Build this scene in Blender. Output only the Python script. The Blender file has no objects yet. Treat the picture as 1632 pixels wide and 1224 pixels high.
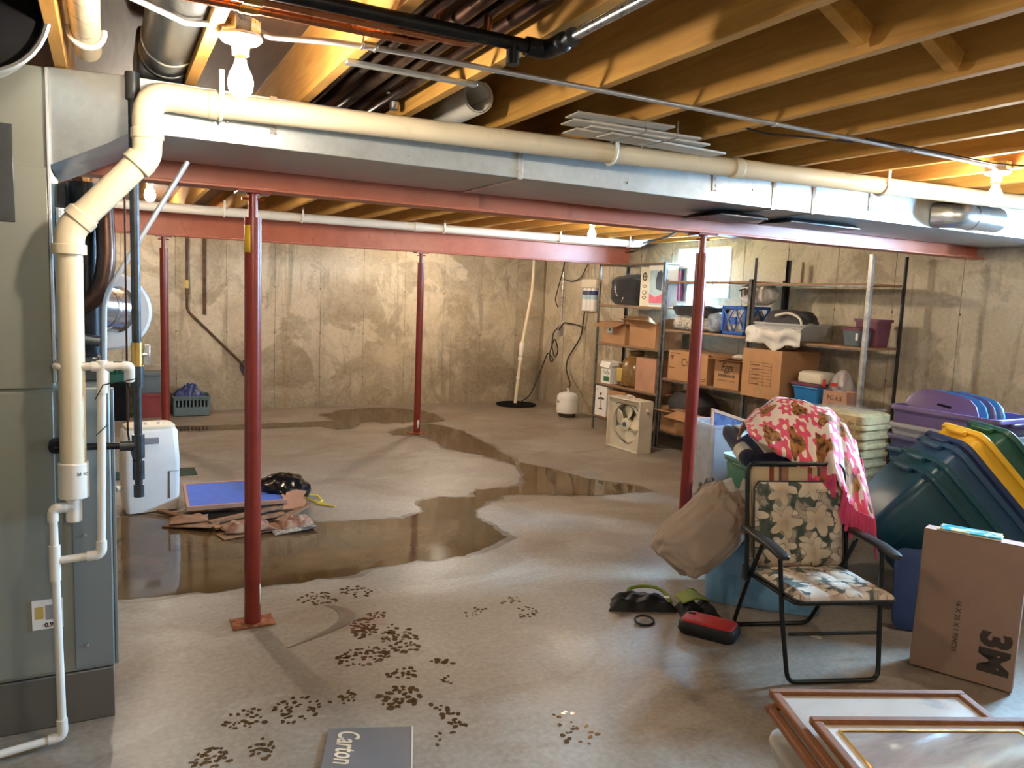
import bpy, math, random
from mathutils import Matrix, Vector, noise
random.seed(7)
PI = math.pi
scene = bpy.context.scene
COL = scene.collection

# ------------------------------------------------------------------ camera, world, exposure
cam_d = bpy.data.cameras.new('camera'); cam = bpy.data.objects.new('camera', cam_d); COL.objects.link(cam)
cam_d.sensor_width = 36.0; cam_d.lens = 27.04; cam_d.clip_start = 0.02
_r, _d, _f = (0.886, -0.462, 0.040), (-0.018, -0.120, -0.993), (0.463, 0.879, -0.114)
cam.matrix_world = Matrix(((_r[0], -_d[0], -_f[0], 0), (_r[1], -_d[1], -_f[1], 0), (_r[2], -_d[2], -_f[2], 1.65), (0, 0, 0, 1)))
scene.camera = cam
world = bpy.data.worlds.new('World'); scene.world = world; world.use_nodes = True
_bg = world.node_tree.nodes['Background']
_bg.inputs[0].default_value = (0.42, 0.69, 1.0, 1); _bg.inputs[1].default_value = 250.0
vs = scene.view_settings
vs.view_transform = 'Standard'; vs.look = 'None'; vs.gamma = 1.0; vs.use_curve_mapping = False
vs.exposure = 1.6
BULB_STRENGTH = 390.0
BULB_COLOR = (1.0, 0.85, 0.67)

# ------------------------------------------------------------------ materials
M = {}
def nmat(name):
    m = bpy.data.materials.new(name); m.use_nodes = True
    return m, m.node_tree, m.node_tree.nodes['Principled BSDF']
def node(nt, t, ins=None, **props):
    n = nt.nodes.new(t)
    for k, v in props.items(): setattr(n, k, v)
    for k, v in (ins or {}).items():
        if hasattr(v, 'is_output'): nt.links.new(v, n.inputs[k])
        else: n.inputs[k].default_value = v
    return n
def math_(nt, op, a, b=None, c=None, clamp=False):
    n = node(nt, 'ShaderNodeMath', operation=op, use_clamp=clamp)
    for i, v in enumerate((a, b, c)):
        if v is None: continue
        if hasattr(v, 'is_output'): nt.links.new(v, n.inputs[i])
        else: n.inputs[i].default_value = v
    return n.outputs[0]
def mixc(nt, f, a, b, mode='MIX'):
    n = node(nt, 'ShaderNodeMix', data_type='RGBA', blend_type=mode)
    for i, v in ((0, f), (6, a), (7, b)):
        if hasattr(v, 'is_output'): nt.links.new(v, n.inputs[i])
        elif i == 0: n.inputs[0].default_value = v
        else: n.inputs[i].default_value = (*v[:3], 1)
    return n.outputs[2]
def ramp(nt, fac, stops):
    n = node(nt, 'ShaderNodeValToRGB'); nt.links.new(fac, n.inputs[0])
    e = n.color_ramp.elements
    while len(e) < len(stops): e.new(0.5)
    for i, (p, c) in enumerate(stops):
        e[i].position = p; e[i].color = (*c[:3], 1) if hasattr(c, '__len__') else (c, c, c, 1)
    return n.outputs[0]
def coords(nt, kind='Object', scale=(1, 1, 1)):
    tc = node(nt, 'ShaderNodeTexCoord')
    mp = node(nt, 'ShaderNodeMapping', {'Vector': tc.outputs[kind]}); mp.inputs['Scale'].default_value = scale
    return mp.outputs[0]
def noise_(nt, vec, scale, detail=4, rough=0.55, dist=0.0):
    return node(nt, 'ShaderNodeTexNoise', {'Vector': vec, 'Scale': scale, 'Detail': detail, 'Roughness': rough, 'Distortion': dist}).outputs[0]
def bump(nt, bsdf, h, strength=0.2, dist=0.01):
    b = node(nt, 'ShaderNodeBump', {'Height': h, 'Strength': strength, 'Distance': dist})
    nt.links.new(b.outputs[0], bsdf.inputs['Normal'])
def plain(name, c, rough=0.5, metal=0.0, var=0.12, scale=8.0, bmp=0.0, bscale=60.0, trans=0.0, ior=1.45, coat=0.0, alpha=1.0, stretch=(1, 1, 1), sheen=0.0, spec=0.5):
    m, nt, b = nmat(name)
    v = coords(nt, 'Object', stretch)
    n = noise_(nt, v, scale, 5)
    dark = tuple(x * (1 - var * 1.6) for x in c); lite = tuple(min(1, x * (1 + var)) for x in c)
    nt.links.new(ramp(nt, n, [(0.3, dark), (0.7, lite)]), b.inputs['Base Color'])
    nt.links.new(ramp(nt, noise_(nt, v, scale * 2.3, 3), [(0.3, max(0, rough - 0.08)), (0.7, min(1, rough + 0.08))]), b.inputs['Roughness'])
    b.inputs['Metallic'].default_value = metal; b.inputs['IOR'].default_value = ior
    b.inputs['Transmission Weight'].default_value = trans; b.inputs['Coat Weight'].default_value = coat
    b.inputs['Alpha'].default_value = alpha; b.inputs['Sheen Weight'].default_value = sheen
    b.inputs['Specular IOR Level'].default_value = spec
    if bmp: bump(nt, b, noise_(nt, v, bscale, 4), bmp, 0.004)
    M[name] = m
    return m
def _wall():
    m, nt, b = nmat('concrete_wall'); v = coords(nt)
    def off(o, sc=(1, 1, 1)):
        tc = node(nt, 'ShaderNodeTexCoord'); mp = node(nt, 'ShaderNodeMapping', {'Vector': tc.outputs['Object']}); mp.inputs['Location'].default_value = o; mp.inputs['Scale'].default_value = sc; return mp.outputs[0]
    big = noise_(nt, v, 0.75, 5, 0.55, 0.3); mid = noise_(nt, v, 2.4, 7, 0.6, 0.5); fine = noise_(nt, v, 30, 5)
    c = ramp(nt, big, [(0.34, (0.30, 0.25, 0.165)), (0.5, (0.47, 0.405, 0.285)), (0.66, (0.60, 0.535, 0.395))])
    p1 = noise_(nt, off((3.1, 1.7, 5.2)), 1.15, 8, 0.62, 1.3); p2 = noise_(nt, off((7.7, 4.1, 2.9)), 0.95, 9, 0.66, 1.0); p3 = noise_(nt, off((1.9, 8.8, 6.1)), 2.1, 8, 0.65, 1.6)
    c = mixc(nt, ramp(nt, p1, [(0.505, 0), (0.545, 0.62)]), c, (0.61, 0.545, 0.41))
    c = mixc(nt, ramp(nt, p2, [(0.53, 0), (0.60, 0.62)]), c, (0.25, 0.20, 0.13))
    c = mixc(nt, ramp(nt, p3, [(0.57, 0), (0.60, 0.5)]), c, (0.30, 0.265, 0.20))
    st = noise_(nt, off((0, 0, 0), (2.6, 2.6, 0.28)), 2.0, 7, 0.65, 0.6)
    c = mixc(nt, ramp(nt, st, [(0.57, 0), (0.66, 0.55)]), c, (0.19, 0.155, 0.105))
    sep = node(nt, 'ShaderNodeSeparateXYZ', {0: v})
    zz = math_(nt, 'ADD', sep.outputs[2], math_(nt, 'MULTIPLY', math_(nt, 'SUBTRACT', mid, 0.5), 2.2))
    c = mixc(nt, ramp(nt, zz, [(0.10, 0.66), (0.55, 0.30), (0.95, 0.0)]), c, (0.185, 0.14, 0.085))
    c = mixc(nt, 0.16, c, ramp(nt, fine, [(0.3, (0.18, 0.15, 0.11)), (0.7, (0.72, 0.66, 0.54))]))
    nt.links.new(c, b.inputs['Base Color']); b.inputs['Roughness'].default_value = 0.9
    bump(nt, b, math_(nt, 'ADD', math_(nt, 'MULTIPLY', p1, 0.8), math_(nt, 'MULTIPLY', fine, 0.25)), 0.45, 0.02)
    M['wall'] = m
_wall()
def _floor():
    m, nt, b = nmat('concrete_floor'); v = coords(nt)
    def off(o, sc=(1, 1, 1)):
        tc = node(nt, 'ShaderNodeTexCoord'); mp = node(nt, 'ShaderNodeMapping', {'Vector': tc.outputs['Object']}); mp.inputs['Location'].default_value = o; mp.inputs['Scale'].default_value = sc; return mp.outputs[0]
    big = noise_(nt, off((5.3, 2.2, 0)), 0.7, 6, 0.6, 0.5); mid = noise_(nt, off((1.3, 7.2, 0)), 2.3, 8, 0.62, 0.6); fine = noise_(nt, v, 40, 5)
    c = ramp(nt, big, [(0.36, (0.215, 0.175, 0.135)), (0.5, (0.272, 0.230, 0.186)), (0.64, (0.325, 0.285, 0.242))])
    c = mixc(nt, ramp(nt, mid, [(0.50, 0), (0.64, 0.42)]), c, (0.17, 0.122, 0.082))
    ls = noise_(nt, off((12.5, 6.4, 0), (1.0, 1.7, 1)), 1.2, 8, 0.62, 0.9)
    c = mixc(nt, ramp(nt, ls, [(0.52, 0), (0.61, 0.42)]), c, (0.39, 0.355, 0.30))
    ys = noise_(nt, off((9, 5, 0), (1.0, 1.5, 1)), 1.0, 8, 0.62, 0.9)
    c = mixc(nt, ramp(nt, ys, [(0.56, 0), (0.61, 0.5)]), c, (0.19, 0.13, 0.08))
    c = mixc(nt, 0.16, c, ramp(nt, fine, [(0.35, (0.12, 0.10, 0.08)), (0.7, (0.62, 0.56, 0.47))]))
    nt.links.new(c, b.inputs['Base Color'])
    nt.links.new(ramp(nt, mid, [(0.35, 0.52), (0.65, 0.38)]), b.inputs['Roughness'])
    b.inputs['Specular IOR Level'].default_value = 0.5
    bump(nt, b, math_(nt, 'ADD', mid, math_(nt, 'MULTIPLY', fine, 0.12)), 0.12, 0.01)
    M['floor'] = m
_floor()
def _water():
    m, nt, b = nmat('standing_water'); v = coords(nt)
    n = noise_(nt, v, 2.2, 6, 0.6)
    nt.links.new(ramp(nt, n, [(0.35, (0.075, 0.042, 0.018)), (0.65, (0.125, 0.075, 0.035))]), b.inputs['Base Color'])
    nt.links.new(ramp(nt, noise_(nt, v, 1.4, 3), [(0.4, 0.03), (0.7, 0.10)]), b.inputs['Roughness'])
    b.inputs['IOR'].default_value = 1.33
    bump(nt, b, noise_(nt, v, 5, 2), 0.03, 0.01)
    M['water'] = m
_water()
def _lumber(name, a, c2):
    m, nt, b = nmat(name); v = coords(nt, 'Object', (9, 0.7, 9))
    n = noise_(nt, v, 3.0, 6, 0.6, 1.2); k = noise_(nt, coords(nt), 1.7, 4)
    c = ramp(nt, n, [(0.3, a), (0.7, c2)])
    c = mixc(nt, ramp(nt, k, [(0.5, 0), (0.75, 0.35)]), c, tuple(x * 0.6 for x in a))
    nt.links.new(c, b.inputs['Base Color']); b.inputs['Roughness'].default_value = 0.65
    bump(nt, b, n, 0.15, 0.003); M[name] = m
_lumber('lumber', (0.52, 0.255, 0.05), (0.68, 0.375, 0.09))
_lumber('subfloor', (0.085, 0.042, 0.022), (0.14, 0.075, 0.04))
_lumber('shelf_wood', (0.25, 0.13, 0.06), (0.38, 0.22, 0.11))
_lumber('frame_wood', (0.20, 0.068, 0.02), (0.30, 0.115, 0.035))
_lumber('wet_wood', (0.16, 0.075, 0.035), (0.33, 0.18, 0.09))
def _galv(name, base, rough):
    m, nt, b = nmat(name); v = coords(nt)
    vo = node(nt, 'ShaderNodeTexVoronoi', {'Vector': v, 'Scale': 42.0})
    sp = node(nt, 'ShaderNodeSeparateColor', {0: vo.outputs['Color']})
    t = math_(nt, 'ADD', math_(nt, 'MULTIPLY', sp.outputs[0], 0.14), math_(nt, 'MULTIPLY', noise_(nt, v, 2.0, 5), 0.86))
    nt.links.new(ramp(nt, t, [(0.25, tuple(x * 0.8 for x in base)), (0.75, tuple(min(1, x * 1.12) for x in base))]), b.inputs['Base Color'])
    b.inputs['Metallic'].default_value = 0.85
    nt.links.new(ramp(nt, t, [(0.2, rough - 0.06), (0.8, rough + 0.08)]), b.inputs['Roughness'])
    M[name] = m
_galv('galv', (0.50, 0.54, 0.55), 0.40); _galv('galv_shiny', (0.60, 0.63, 0.65), 0.22); _galv('galv_dark', (0.10, 0.11, 0.12), 0.32)
def _red():
    m, nt, b = nmat('red_primer'); v = coords(nt)
    n = noise_(nt, v, 5.0, 6, 0.65); s = noise_(nt, coords(nt, 'Object', (1.5, 1.5, 0.5)), 3.0, 6, 0.7, 0.6)
    c = ramp(nt, n, [(0.3, (0.46, 0.115, 0.052)), (0.7, (0.58, 0.16, 0.075))])
    c = mixc(nt, ramp(nt, s, [(0.60, 0), (0.72, 0.7)]), c, (0.07, 0.03, 0.022))
    nt.links.new(c, b.inputs['Base Color']); b.inputs['Roughness'].default_value = 0.42; M['red'] = m
_red()
def _redpost():
    m, nt, b = nmat('red_post_paint'); v = coords(nt)
    n = noise_(nt, v, 7.0, 5, 0.6)
    nt.links.new(ramp(nt, n, [(0.3, (0.17, 0.017, 0.009)), (0.7, (0.24, 0.028, 0.015))]), b.inputs['Base Color'])
    b.inputs['Roughness'].default_value = 0.30; M['redpost'] = m
_redpost()
def _rust():
    m, nt, b = nmat('rust'); n = noise_(nt, coords(nt), 30, 6, 0.7)
    nt.links.new(ramp(nt, n, [(0.3, (0.10, 0.03, 0.015)), (0.55, (0.32, 0.10, 0.035)), (0.75, (0.5, 0.26, 0.13))]), b.inputs['Base Color'])
    b.inputs['Roughness'].default_value = 0.9; bump(nt, b, n, 0.6, 0.004); M['rust'] = m
_rust()
plain('rust_pipe', (0.11, 0.065, 0.04), 0.75, 0.3, 0.3, 12)
plain('damp', (0.15, 0.115, 0.082), 0.42, 0, 0.2, 5)
plain('seam', (0.23, 0.185, 0.125), 0.9, 0, 0.3, 3)
plain('furnace', (0.27, 0.285, 0.25), 0.38, 0.2, 0.05, 2.0)
plain('furnace_blue', (0.22, 0.25, 0.26), 0.40, 0.3, 0.06, 2.0)
plain('plinth', (0.15, 0.135, 0.115), 0.55, 0.3, 0.12, 3.0)
plain('dark', (0.010, 0.010, 0.011), 0.92, spec=0.1)
plain('black_iron', (0.018, 0.018, 0.02), 0.35, 0.6, 0.2, 20)
plain('grey_iron', (0.06, 0.065, 0.07), 0.38, 0.7, 0.2, 20)
plain('copper', (0.50, 0.20, 0.09), 0.30, 0.95, 0.2, 12)
plain('copper_dull', (0.10, 0.055, 0.04), 0.35, 0.9, 0.25, 12)
plain('brass', (0.55, 0.33, 0.10), 0.35, 0.9, 0.1)
plain('pvc', (0.76, 0.66, 0.47), 0.34, 0, 0.05, 4)
plain('pvc_white', (0.80, 0.765, 0.69), 0.36, 0, 0.04, 4)
plain('emt', (0.56, 0.58, 0.60), 0.42, 0.55, 0.05, 6)
plain('steel', (0.55, 0.56, 0.57), 0.30, 0.95, 0.06, 20)
plain('white', (0.80, 0.79, 0.76), 0.4, 0, 0.03)
plain('porcelain', (0.85, 0.83, 0.78), 0.25, 0, 0.02)
plain('cream', (0.72, 0.67, 0.53), 0.45, 0, 0.05)
plain('white_paint', (0.74, 0.80, 0.84), 0.5, 0, 0.04)
plain('offwhite', (0.66, 0.62, 0.55), 0.6, 0, 0.08)
plain('fan_body', (0.60, 0.55, 0.44), 0.45, 0, 0.06)
plain('fan_blade', (0.66, 0.62, 0.48), 0.35, 0, 0.04)
plain('cardboard', (0.43, 0.235, 0.115), 0.8, 0, 0.07, 6, 0.05, 90)
plain('cardboard_mauve', (0.31, 0.20, 0.145), 0.8, 0, 0.06, 5, 0.05, 90)
plain('cardboard_dark', (0.27, 0.145, 0.08), 0.85, 0, 0.1, 5, 0.05, 90)
plain('cardboard_pink', (0.47, 0.255, 0.165), 0.8, 0, 0.1, 6)
plain('ink', (0.045, 0.03, 0.022), 0.7); plain('ink_brown', (0.16, 0.065, 0.03), 0.8)
plain('ink_green', (0.03, 0.16, 0.08), 0.7); plain('tape', (0.42, 0.27, 0.13), 0.25)
plain('shelf_steel', (0.14, 0.14, 0.14), 0.45, 0.6, 0.35, 14); plain('shelf_black', (0.035, 0.035, 0.038), 0.45, 0.4, 0.2)
plain('shelf_light', (0.42, 0.41, 0.38), 0.45, 0.5, 0.3, 14)
plain('blackplastic', (0.008, 0.008, 0.009), 0.16, 0, 0.1, 5, 0.4, 25)
plain('yellow', (0.72, 0.58, 0.06), 0.4); plain('sticker_yellow', (0.72, 0.42, 0.03), 0.5)
plain('bluefoam', (0.075, 0.15, 0.56), 0.75, 0, 0.06, 10)
plain('mat_green', (0.03, 0.055, 0.035), 0.9)
plain('tote_blue', (0.20, 0.42, 0.66), 0.38, 0, 0.08, 3); plain('tote_navy', (0.022, 0.045, 0.13), 0.36, 0, 0.1, 3)
plain('tote_teal', (0.008, 0.055, 0.078), 0.36, 0, 0.08, 3); plain('tote_teal2', (0.012, 0.07, 0.092), 0.36, 0, 0.08, 3)
plain('tote_petrol', (0.025, 0.075, 0.15), 0.36, 0, 0.08, 3); plain('tote_purple', (0.13, 0.085, 0.21), 0.36, 0, 0.08, 3)
plain('tote_indigo', (0.075, 0.075, 0.16), 0.38, 0, 0.08, 3); plain('tote_grey', (0.28, 0.28, 0.29), 0.42, 0, 0.05, 3)
plain('tote_yellow', (0.80, 0.47, 0.03), 0.36, 0, 0.06, 3); plain('tote_green', (0.045, 0.175, 0.105), 0.4, 0, 0.1, 3)
plain('lid_green', (0.20, 0.40, 0.34), 0.4, 0, 0.08, 3); plain('tote_dkgreen', (0.02, 0.09, 0.07), 0.36, 0, 0.08, 3)
plain('lid_blue', (0.045, 0.20, 0.50), 0.3, 0, 0.06, 3)
plain('tote_taupe', (0.34, 0.31, 0.26), 0.45, 0, 0.05, 3)
plain('tote_red', (0.26, 0.05, 0.05), 0.45); plain('tote_slate', (0.12, 0.16, 0.18), 0.5)
plain('clear', (0.62, 0.64, 0.66), 0.25, 0, 0.04, 3, trans=0.0, alpha=0.42)
plain('clear_film', (0.72, 0.74, 0.76), 0.18, 0, 0.04, 3, bmp=0.4, bscale=18, alpha=0.2)
plain('pink_plastic', (0.75, 0.10, 0.25), 0.35); plain('print_sky', (0.42, 0.60, 0.72), 0.4); plain('print_blue', (0.06, 0.09, 0.17), 0.5)
plain('print_pink', (0.70, 0.13, 0.22), 0.4); plain('crate_blue', (0.02, 0.10, 0.44), 0.35, 0, 0.05)
plain('tub_blue', (0.02, 0.19, 0.50), 0.35, 0, 0.05); plain('plum', (0.18, 0.06, 0.09), 0.45)
plain('crate_green', (0.01, 0.10, 0.075), 0.45); plain('crate_grey', (0.12, 0.165, 0.175), 0.5)
plain('drum_blue', (0.02, 0.04, 0.15), 0.3)
plain('cloth_black', (0.013, 0.013, 0.016), 0.9, 0, 0.2, 14, 0.3, 120, sheen=0.2); plain('cloth_grey', (0.055, 0.055, 0.06), 0.95, 0, 0.2, 10, 0.4, 90)
plain('cloth_navy', (0.011, 0.016, 0.043), 0.95, 0, 0.15, 20, 0.4, 160, sheen=0.2); plain('cloth_white', (0.60, 0.55, 0.44), 0.95, 0, 0.06, 16, 0.4, 140)
plain('pillow', (0.43, 0.34, 0.265), 0.92, 0, 0.06, 6, 0.9, 9); plain('shirt_white', (0.62, 0.59, 0.53), 0.9, 0, 0.06, 8, 0.4, 20)
plain('plastic_bag', (0.62, 0.60, 0.56), 0.45, 0, 0.08, 10, 0.7, 22); plain('grey_bag', (0.40, 0.36, 0.35), 0.4, 0, 0.1, 10, 0.6, 18)
plain('wicker', (0.58, 0.43, 0.22), 0.55, 0, 0.15, 20, 0.3, 60)
plain('chair_frame', (0.010, 0.013, 0.012), 0.35, 0.3, 0.1); plain('chair_arm', (0.022, 0.021, 0.02), 0.38)
plain('gold', (0.85, 0.58, 0.18), 0.18, 1.0, 0.03); plain('mat_board', (0.78, 0.75, 0.69), 0.6, 0, 0.03, 3)
plain('bag_red', (0.45, 0.018, 0.012), 0.6, 0, 0.08, 12, 0.2, 200); plain('bag_black', (0.008, 0.008, 0.009), 0.6, 0, 0.1)
plain('lime', (0.20, 0.26, 0.02), 0.6, 0, 0.1); plain('amber', (0.20, 0.115, 0.035), 0.25, 0, 0.1, 5); plain('label_yellow', (0.55, 0.40, 0.11), 0.6)
plain('sheet_grey', (0.165, 0.155, 0.155), 0.6, 0, 0.04, 3); plain('script_cream', (0.80, 0.68, 0.48), 0.6)
plain('teal_print', (0.03, 0.33, 0.42), 0.4); plain('wire', (0.012, 0.012, 0.013), 0.4); plain('rug_orange', (0.45, 0.17, 0.05), 0.6)
plain('vinyl', (0.66, 0.64, 0.58), 0.5, 0, 0.05); plain('plank_white', (0.60, 0.565, 0.49), 0.5, 0, 0.06, 4)
plain('gravel', (0.35, 0.33, 0.30), 0.9, 0, 0.3, 30, 0.6, 40)
def _fringe():
    plain('fringe', (0.62, 0.06, 0.16), 0.95, 0, 0.12, 20, 0.3, 120, sheen=0.3)
_fringe()
def _emit(name, c, s):
    m, nt, b = nmat(name)
    b.inputs['Base Color'].default_value = (0.9, 0.88, 0.82, 1); b.inputs['Emission Color'].default_value = (*c, 1); b.inputs['Emission Strength'].default_value = s
    M[name] = m
_emit('bulb', BULB_COLOR, BULB_STRENGTH * .54)
_emit('bulb_far', BULB_COLOR, BULB_STRENGTH * 1.35)
_emit('bulb_mid', BULB_COLOR, BULB_STRENGTH * 1.2)
_emit('bulb_dim', BULB_COLOR, BULB_STRENGTH * .9)
def _glass():
    m, nt, b = nmat('window_glass')
    for n in list(nt.nodes):
        if n.type == 'BSDF_PRINCIPLED': nt.nodes.remove(n)
    out = [n for n in nt.nodes if n.type == 'OUTPUT_MATERIAL'][0]
    t = node(nt, 'ShaderNodeBsdfTransparent', {'Color': (0.93, 0.97, 0.98, 1)}); g = node(nt, 'ShaderNodeBsdfGlossy', {'Roughness': 0.02})
    mx = node(nt, 'ShaderNodeMixShader', {0: 0.06, 1: t.outputs[0], 2: g.outputs[0]})
    nt.links.new(mx.outputs[0], out.inputs[0]); M['glass'] = m
_glass()
def petals(nt, vec, scale, n, R, depth, off):
    """returns (petal mask, centre mask): one flower in every cell of a jittered grid"""
    mp = node(nt, 'ShaderNodeMapping', {'Vector': vec}); mp.inputs['Location'].default_value = off; mp.inputs['Scale'].default_value = (scale, scale, scale)
    vo = node(nt, 'ShaderNodeTexVoronoi', {'Vector': mp.outputs[0], 'Scale': 1.0, 'Randomness': 0.45}, voronoi_dimensions='2D')
    sub = node(nt, 'ShaderNodeVectorMath', {0: mp.outputs[0], 1: vo.outputs['Position']}, operation='SUBTRACT')
    s = node(nt, 'ShaderNodeSeparateXYZ', {0: sub.outputs[0]})
    ang = math_(nt, 'ARCTAN2', s.outputs[1], s.outputs[0])
    lobe = math_(nt, 'ADD', R, math_(nt, 'MULTIPLY', math_(nt, 'COSINE', math_(nt, 'MULTIPLY', ang, float(n))), depth))
    pm = math_(nt, 'GREATER_THAN', lobe, vo.outputs['Distance']); cm = math_(nt, 'LESS_THAN', vo.outputs['Distance'], R * 0.32)
    return pm, cm, vo
def _blanket():
    m, nt, b = nmat('fleece_print'); uv = coords(nt, 'UV')
    w = node(nt, 'ShaderNodeVectorMath', {0: uv, 1: node(nt, 'ShaderNodeVectorMath', {0: node(nt, 'ShaderNodeTexNoise', {'Vector': uv, 'Scale': 9.0}).outputs[1], 'Scale': 0.03}, operation='SCALE').outputs[0]}, operation='ADD').outputs[0]
    c = (0.80, 0.68, 0.60)
    pm, cm, _ = petals(nt, w, 7.0, 6, 0.42, 0.09, (0, 0, 0))
    col = mixc(nt, pm, c, (0.72, 0.085, 0.16)); col = mixc(nt, cm, col, (0.82, 0.70, 0.56))
    bm_, bc, vo = petals(nt, w, 4.6, 3, 0.29, 0.08, (0.37, 0.61, 0))
    brown = ramp(nt, noise_(nt, uv, 28, 3), [(0.38, (0.06, 0.018, 0.006)), (0.5, (0.30, 0.115, 0.02)), (0.68, (0.50, 0.24, 0.06))])
    col = mixc(nt, bm_, col, brown)
    nt.links.new(col, b.inputs['Base Color']); b.inputs['Roughness'].default_value = 0.95; b.inputs['Sheen Weight'].default_value = 0.3
    bump(nt, b, noise_(nt, uv, 160, 3), 0.3, 0.003); M['fleece'] = m
_blanket()
def _cushion():
    m, nt, b = nmat('floral_cotton'); uv = coords(nt, 'UV')
    sw = node(nt, 'ShaderNodeVectorMath', {0: uv, 1: node(nt, 'ShaderNodeVectorMath', {0: node(nt, 'ShaderNodeTexNoise', {'Vector': uv, 'Scale': 5.0}).outputs[1], 'Scale': 0.09}, operation='SCALE').outputs[0]}, operation='ADD').outputs[0]
    leaf = noise_(nt, coords(nt, 'UV', (1.7, 1, 1)), 3.6, 3, 0.55, 0.5)
    c = ramp(nt, leaf, [(0.38, (0.05, 0.068, 0.058)), (0.50, (0.095, 0.115, 0.09)), (0.52, (0.30, 0.245, 0.20)), (0.63, (0.44, 0.37, 0.29))])
    vein = math_(nt, 'GREATER_THAN', math_(nt, 'SINE', math_(nt, 'MULTIPLY', leaf, 70.0)), 0.93)
    c = mixc(nt, math_(nt, 'MULTIPLY', vein, 0.35), c, (0.04, 0.045, 0.04))
    for sc, off, cols in ((3.1, (0.2, 0.1, 0), ((0.60, 0.50, 0.36), (0.64, 0.57, 0.45), (0.50, 0.40, 0.33))), (2.5, (1.55, 0.72, 0), ((0.46, 0.37, 0.32), (0.62, 0.54, 0.42), (0.55, 0.46, 0.33)))):
        po, _, _ = petals(nt, sw, sc, 5, 0.375, 0.135, off); p1, c1, v1 = petals(nt, sw, sc, 5, 0.35, 0.13, off)
        sp = node(nt, 'ShaderNodeSeparateColor', {0: v1.outputs['Color']})
        fl = ramp(nt, sp.outputs[0], [(0.0, cols[0]), (0.5, cols[1]), (1.0, cols[2])])
        fl = mixc(nt, ramp(nt, v1.outputs['Distance'], [(0.05, 0.55), (0.32, 0.0)]), fl, (0.34, 0.22, 0.16))
        c = mixc(nt, po, c, (0.20, 0.16, 0.13)); c = mixc(nt, p1, c, fl)
    nt.links.new(c, b.inputs['Base Color']); b.inputs['Roughness'].default_value = 0.9
    bump(nt, b, noise_(nt, uv, 9, 3), 0.35, 0.006); M['floral'] = m
_cushion()
def _stripes():
    m, nt, b = nmat('striped_webbing'); v = coords(nt, 'Object')
    s = node(nt, 'ShaderNodeSeparateXYZ', {0: v})
    f = math_(nt, 'FRACT', math_(nt, 'MULTIPLY', s.outputs[0], 5.0))
    c = ramp(nt, f, [(0.0, (0.52, 0.42, 0.26)), (0.30, (0.20, 0.05, 0.03)), (0.42, (0.52, 0.40, 0.24)), (0.55, (0.10, 0.06, 0.05)), (0.62, (0.30, 0.15, 0.10)), (0.8, (0.52, 0.42, 0.26))])
    for n in nt.nodes:
        if n.type == 'VALTORGB': n.color_ramp.interpolation = 'CONSTANT'
    nt.links.new(c, b.inputs['Base Color']); b.inputs['Roughness'].default_value = 0.85; M['webbing'] = m
_stripes()
def _print():
    m, nt, b = nmat('art_print'); v = coords(nt, 'Object')
    n = noise_(nt, v, 3.5, 5, 0.6, 1.0)
    c = ramp(nt, n, [(0.3, (0.66, 0.63, 0.57)), (0.55, (0.76, 0.73, 0.67)), (0.72, (0.66, 0.58, 0.52))])
    c = mixc(nt, ramp(nt, noise_(nt, v, 9, 4), [(0.62, 0), (0.72, 0.5)]), c, (0.32, 0.38, 0.45))
    nt.links.new(c, b.inputs['Base Color']); b.inputs['Roughness'].default_value = 0.12; b.inputs['Coat Weight'].default_value = 0.8; M['art'] = m
    m, nt, b = nmat('art_print_dusk'); v = coords(nt, 'Object')
    n = noise_(nt, coords(nt, 'Object', (1, 4, 1)), 3.0, 5, 0.6, 1.0)
    nt.links.new(ramp(nt, n, [(0.3, (0.26, 0.22, 0.22)), (0.55, (0.44, 0.38, 0.35)), (0.75, (0.56, 0.50, 0.44))]), b.inputs['Base Color'])
    b.inputs['Roughness'].default_value = 0.12; b.inputs['Coat Weight'].default_value = 0.8; M['art2'] = m
_print()
def _magazine():
    m, nt, b = nmat('magazine_cover'); v = coords(nt, 'Object')
    n = noise_(nt, v, 22, 2, 0.4)
    c = ramp(nt, n, [(0.36, (0.70, 0.60, 0.40)), (0.47, (0.72, 0.66, 0.30)), (0.5, (0.03, 0.33, 0.42)), (0.66, (0.05, 0.40, 0.48)), (0.7, (0.7, 0.7, 0.66))])
    nt.links.new(c, b.inputs['Base Color']); b.inputs['Roughness'].default_value = 0.3; M['magazine'] = m
_magazine()
def _patch(name, cols, scale):
    m, nt, b = nmat(name); v = coords(nt, 'Object')
    n = noise_(nt, v, scale, 3, 0.5, 0.8); k = len(cols)
    nt.links.new(ramp(nt, n, [(0.3 + 0.4 * i / (k - 1), c) for i, c in enumerate(cols)]), b.inputs['Base Color'])
    b.inputs['Roughness'].default_value = 0.8; bump(nt, b, n, 0.3, 0.01); M[name] = m
_patch('clothes_floral', [(0.10, 0.10, 0.10), (0.42, 0.36, 0.26), (0.55, 0.50, 0.42), (0.12, 0.14, 0.10), (0.4, 0.4, 0.42)], 14)
_patch('clothes_blue', [(0.03, 0.04, 0.08), (0.10, 0.16, 0.26), (0.40, 0.46, 0.52)], 9)
_patch('clothes_dark', [(0.02, 0.02, 0.025), (0.08, 0.08, 0.09), (0.45, 0.42, 0.36), (0.02, 0.02, 0.03)], 16)
_patch('rags', [(0.10, 0.06, 0.04), (0.32, 0.14, 0.09), (0.40, 0.28, 0.18), (0.14, 0.05, 0.04)], 8)

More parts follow.
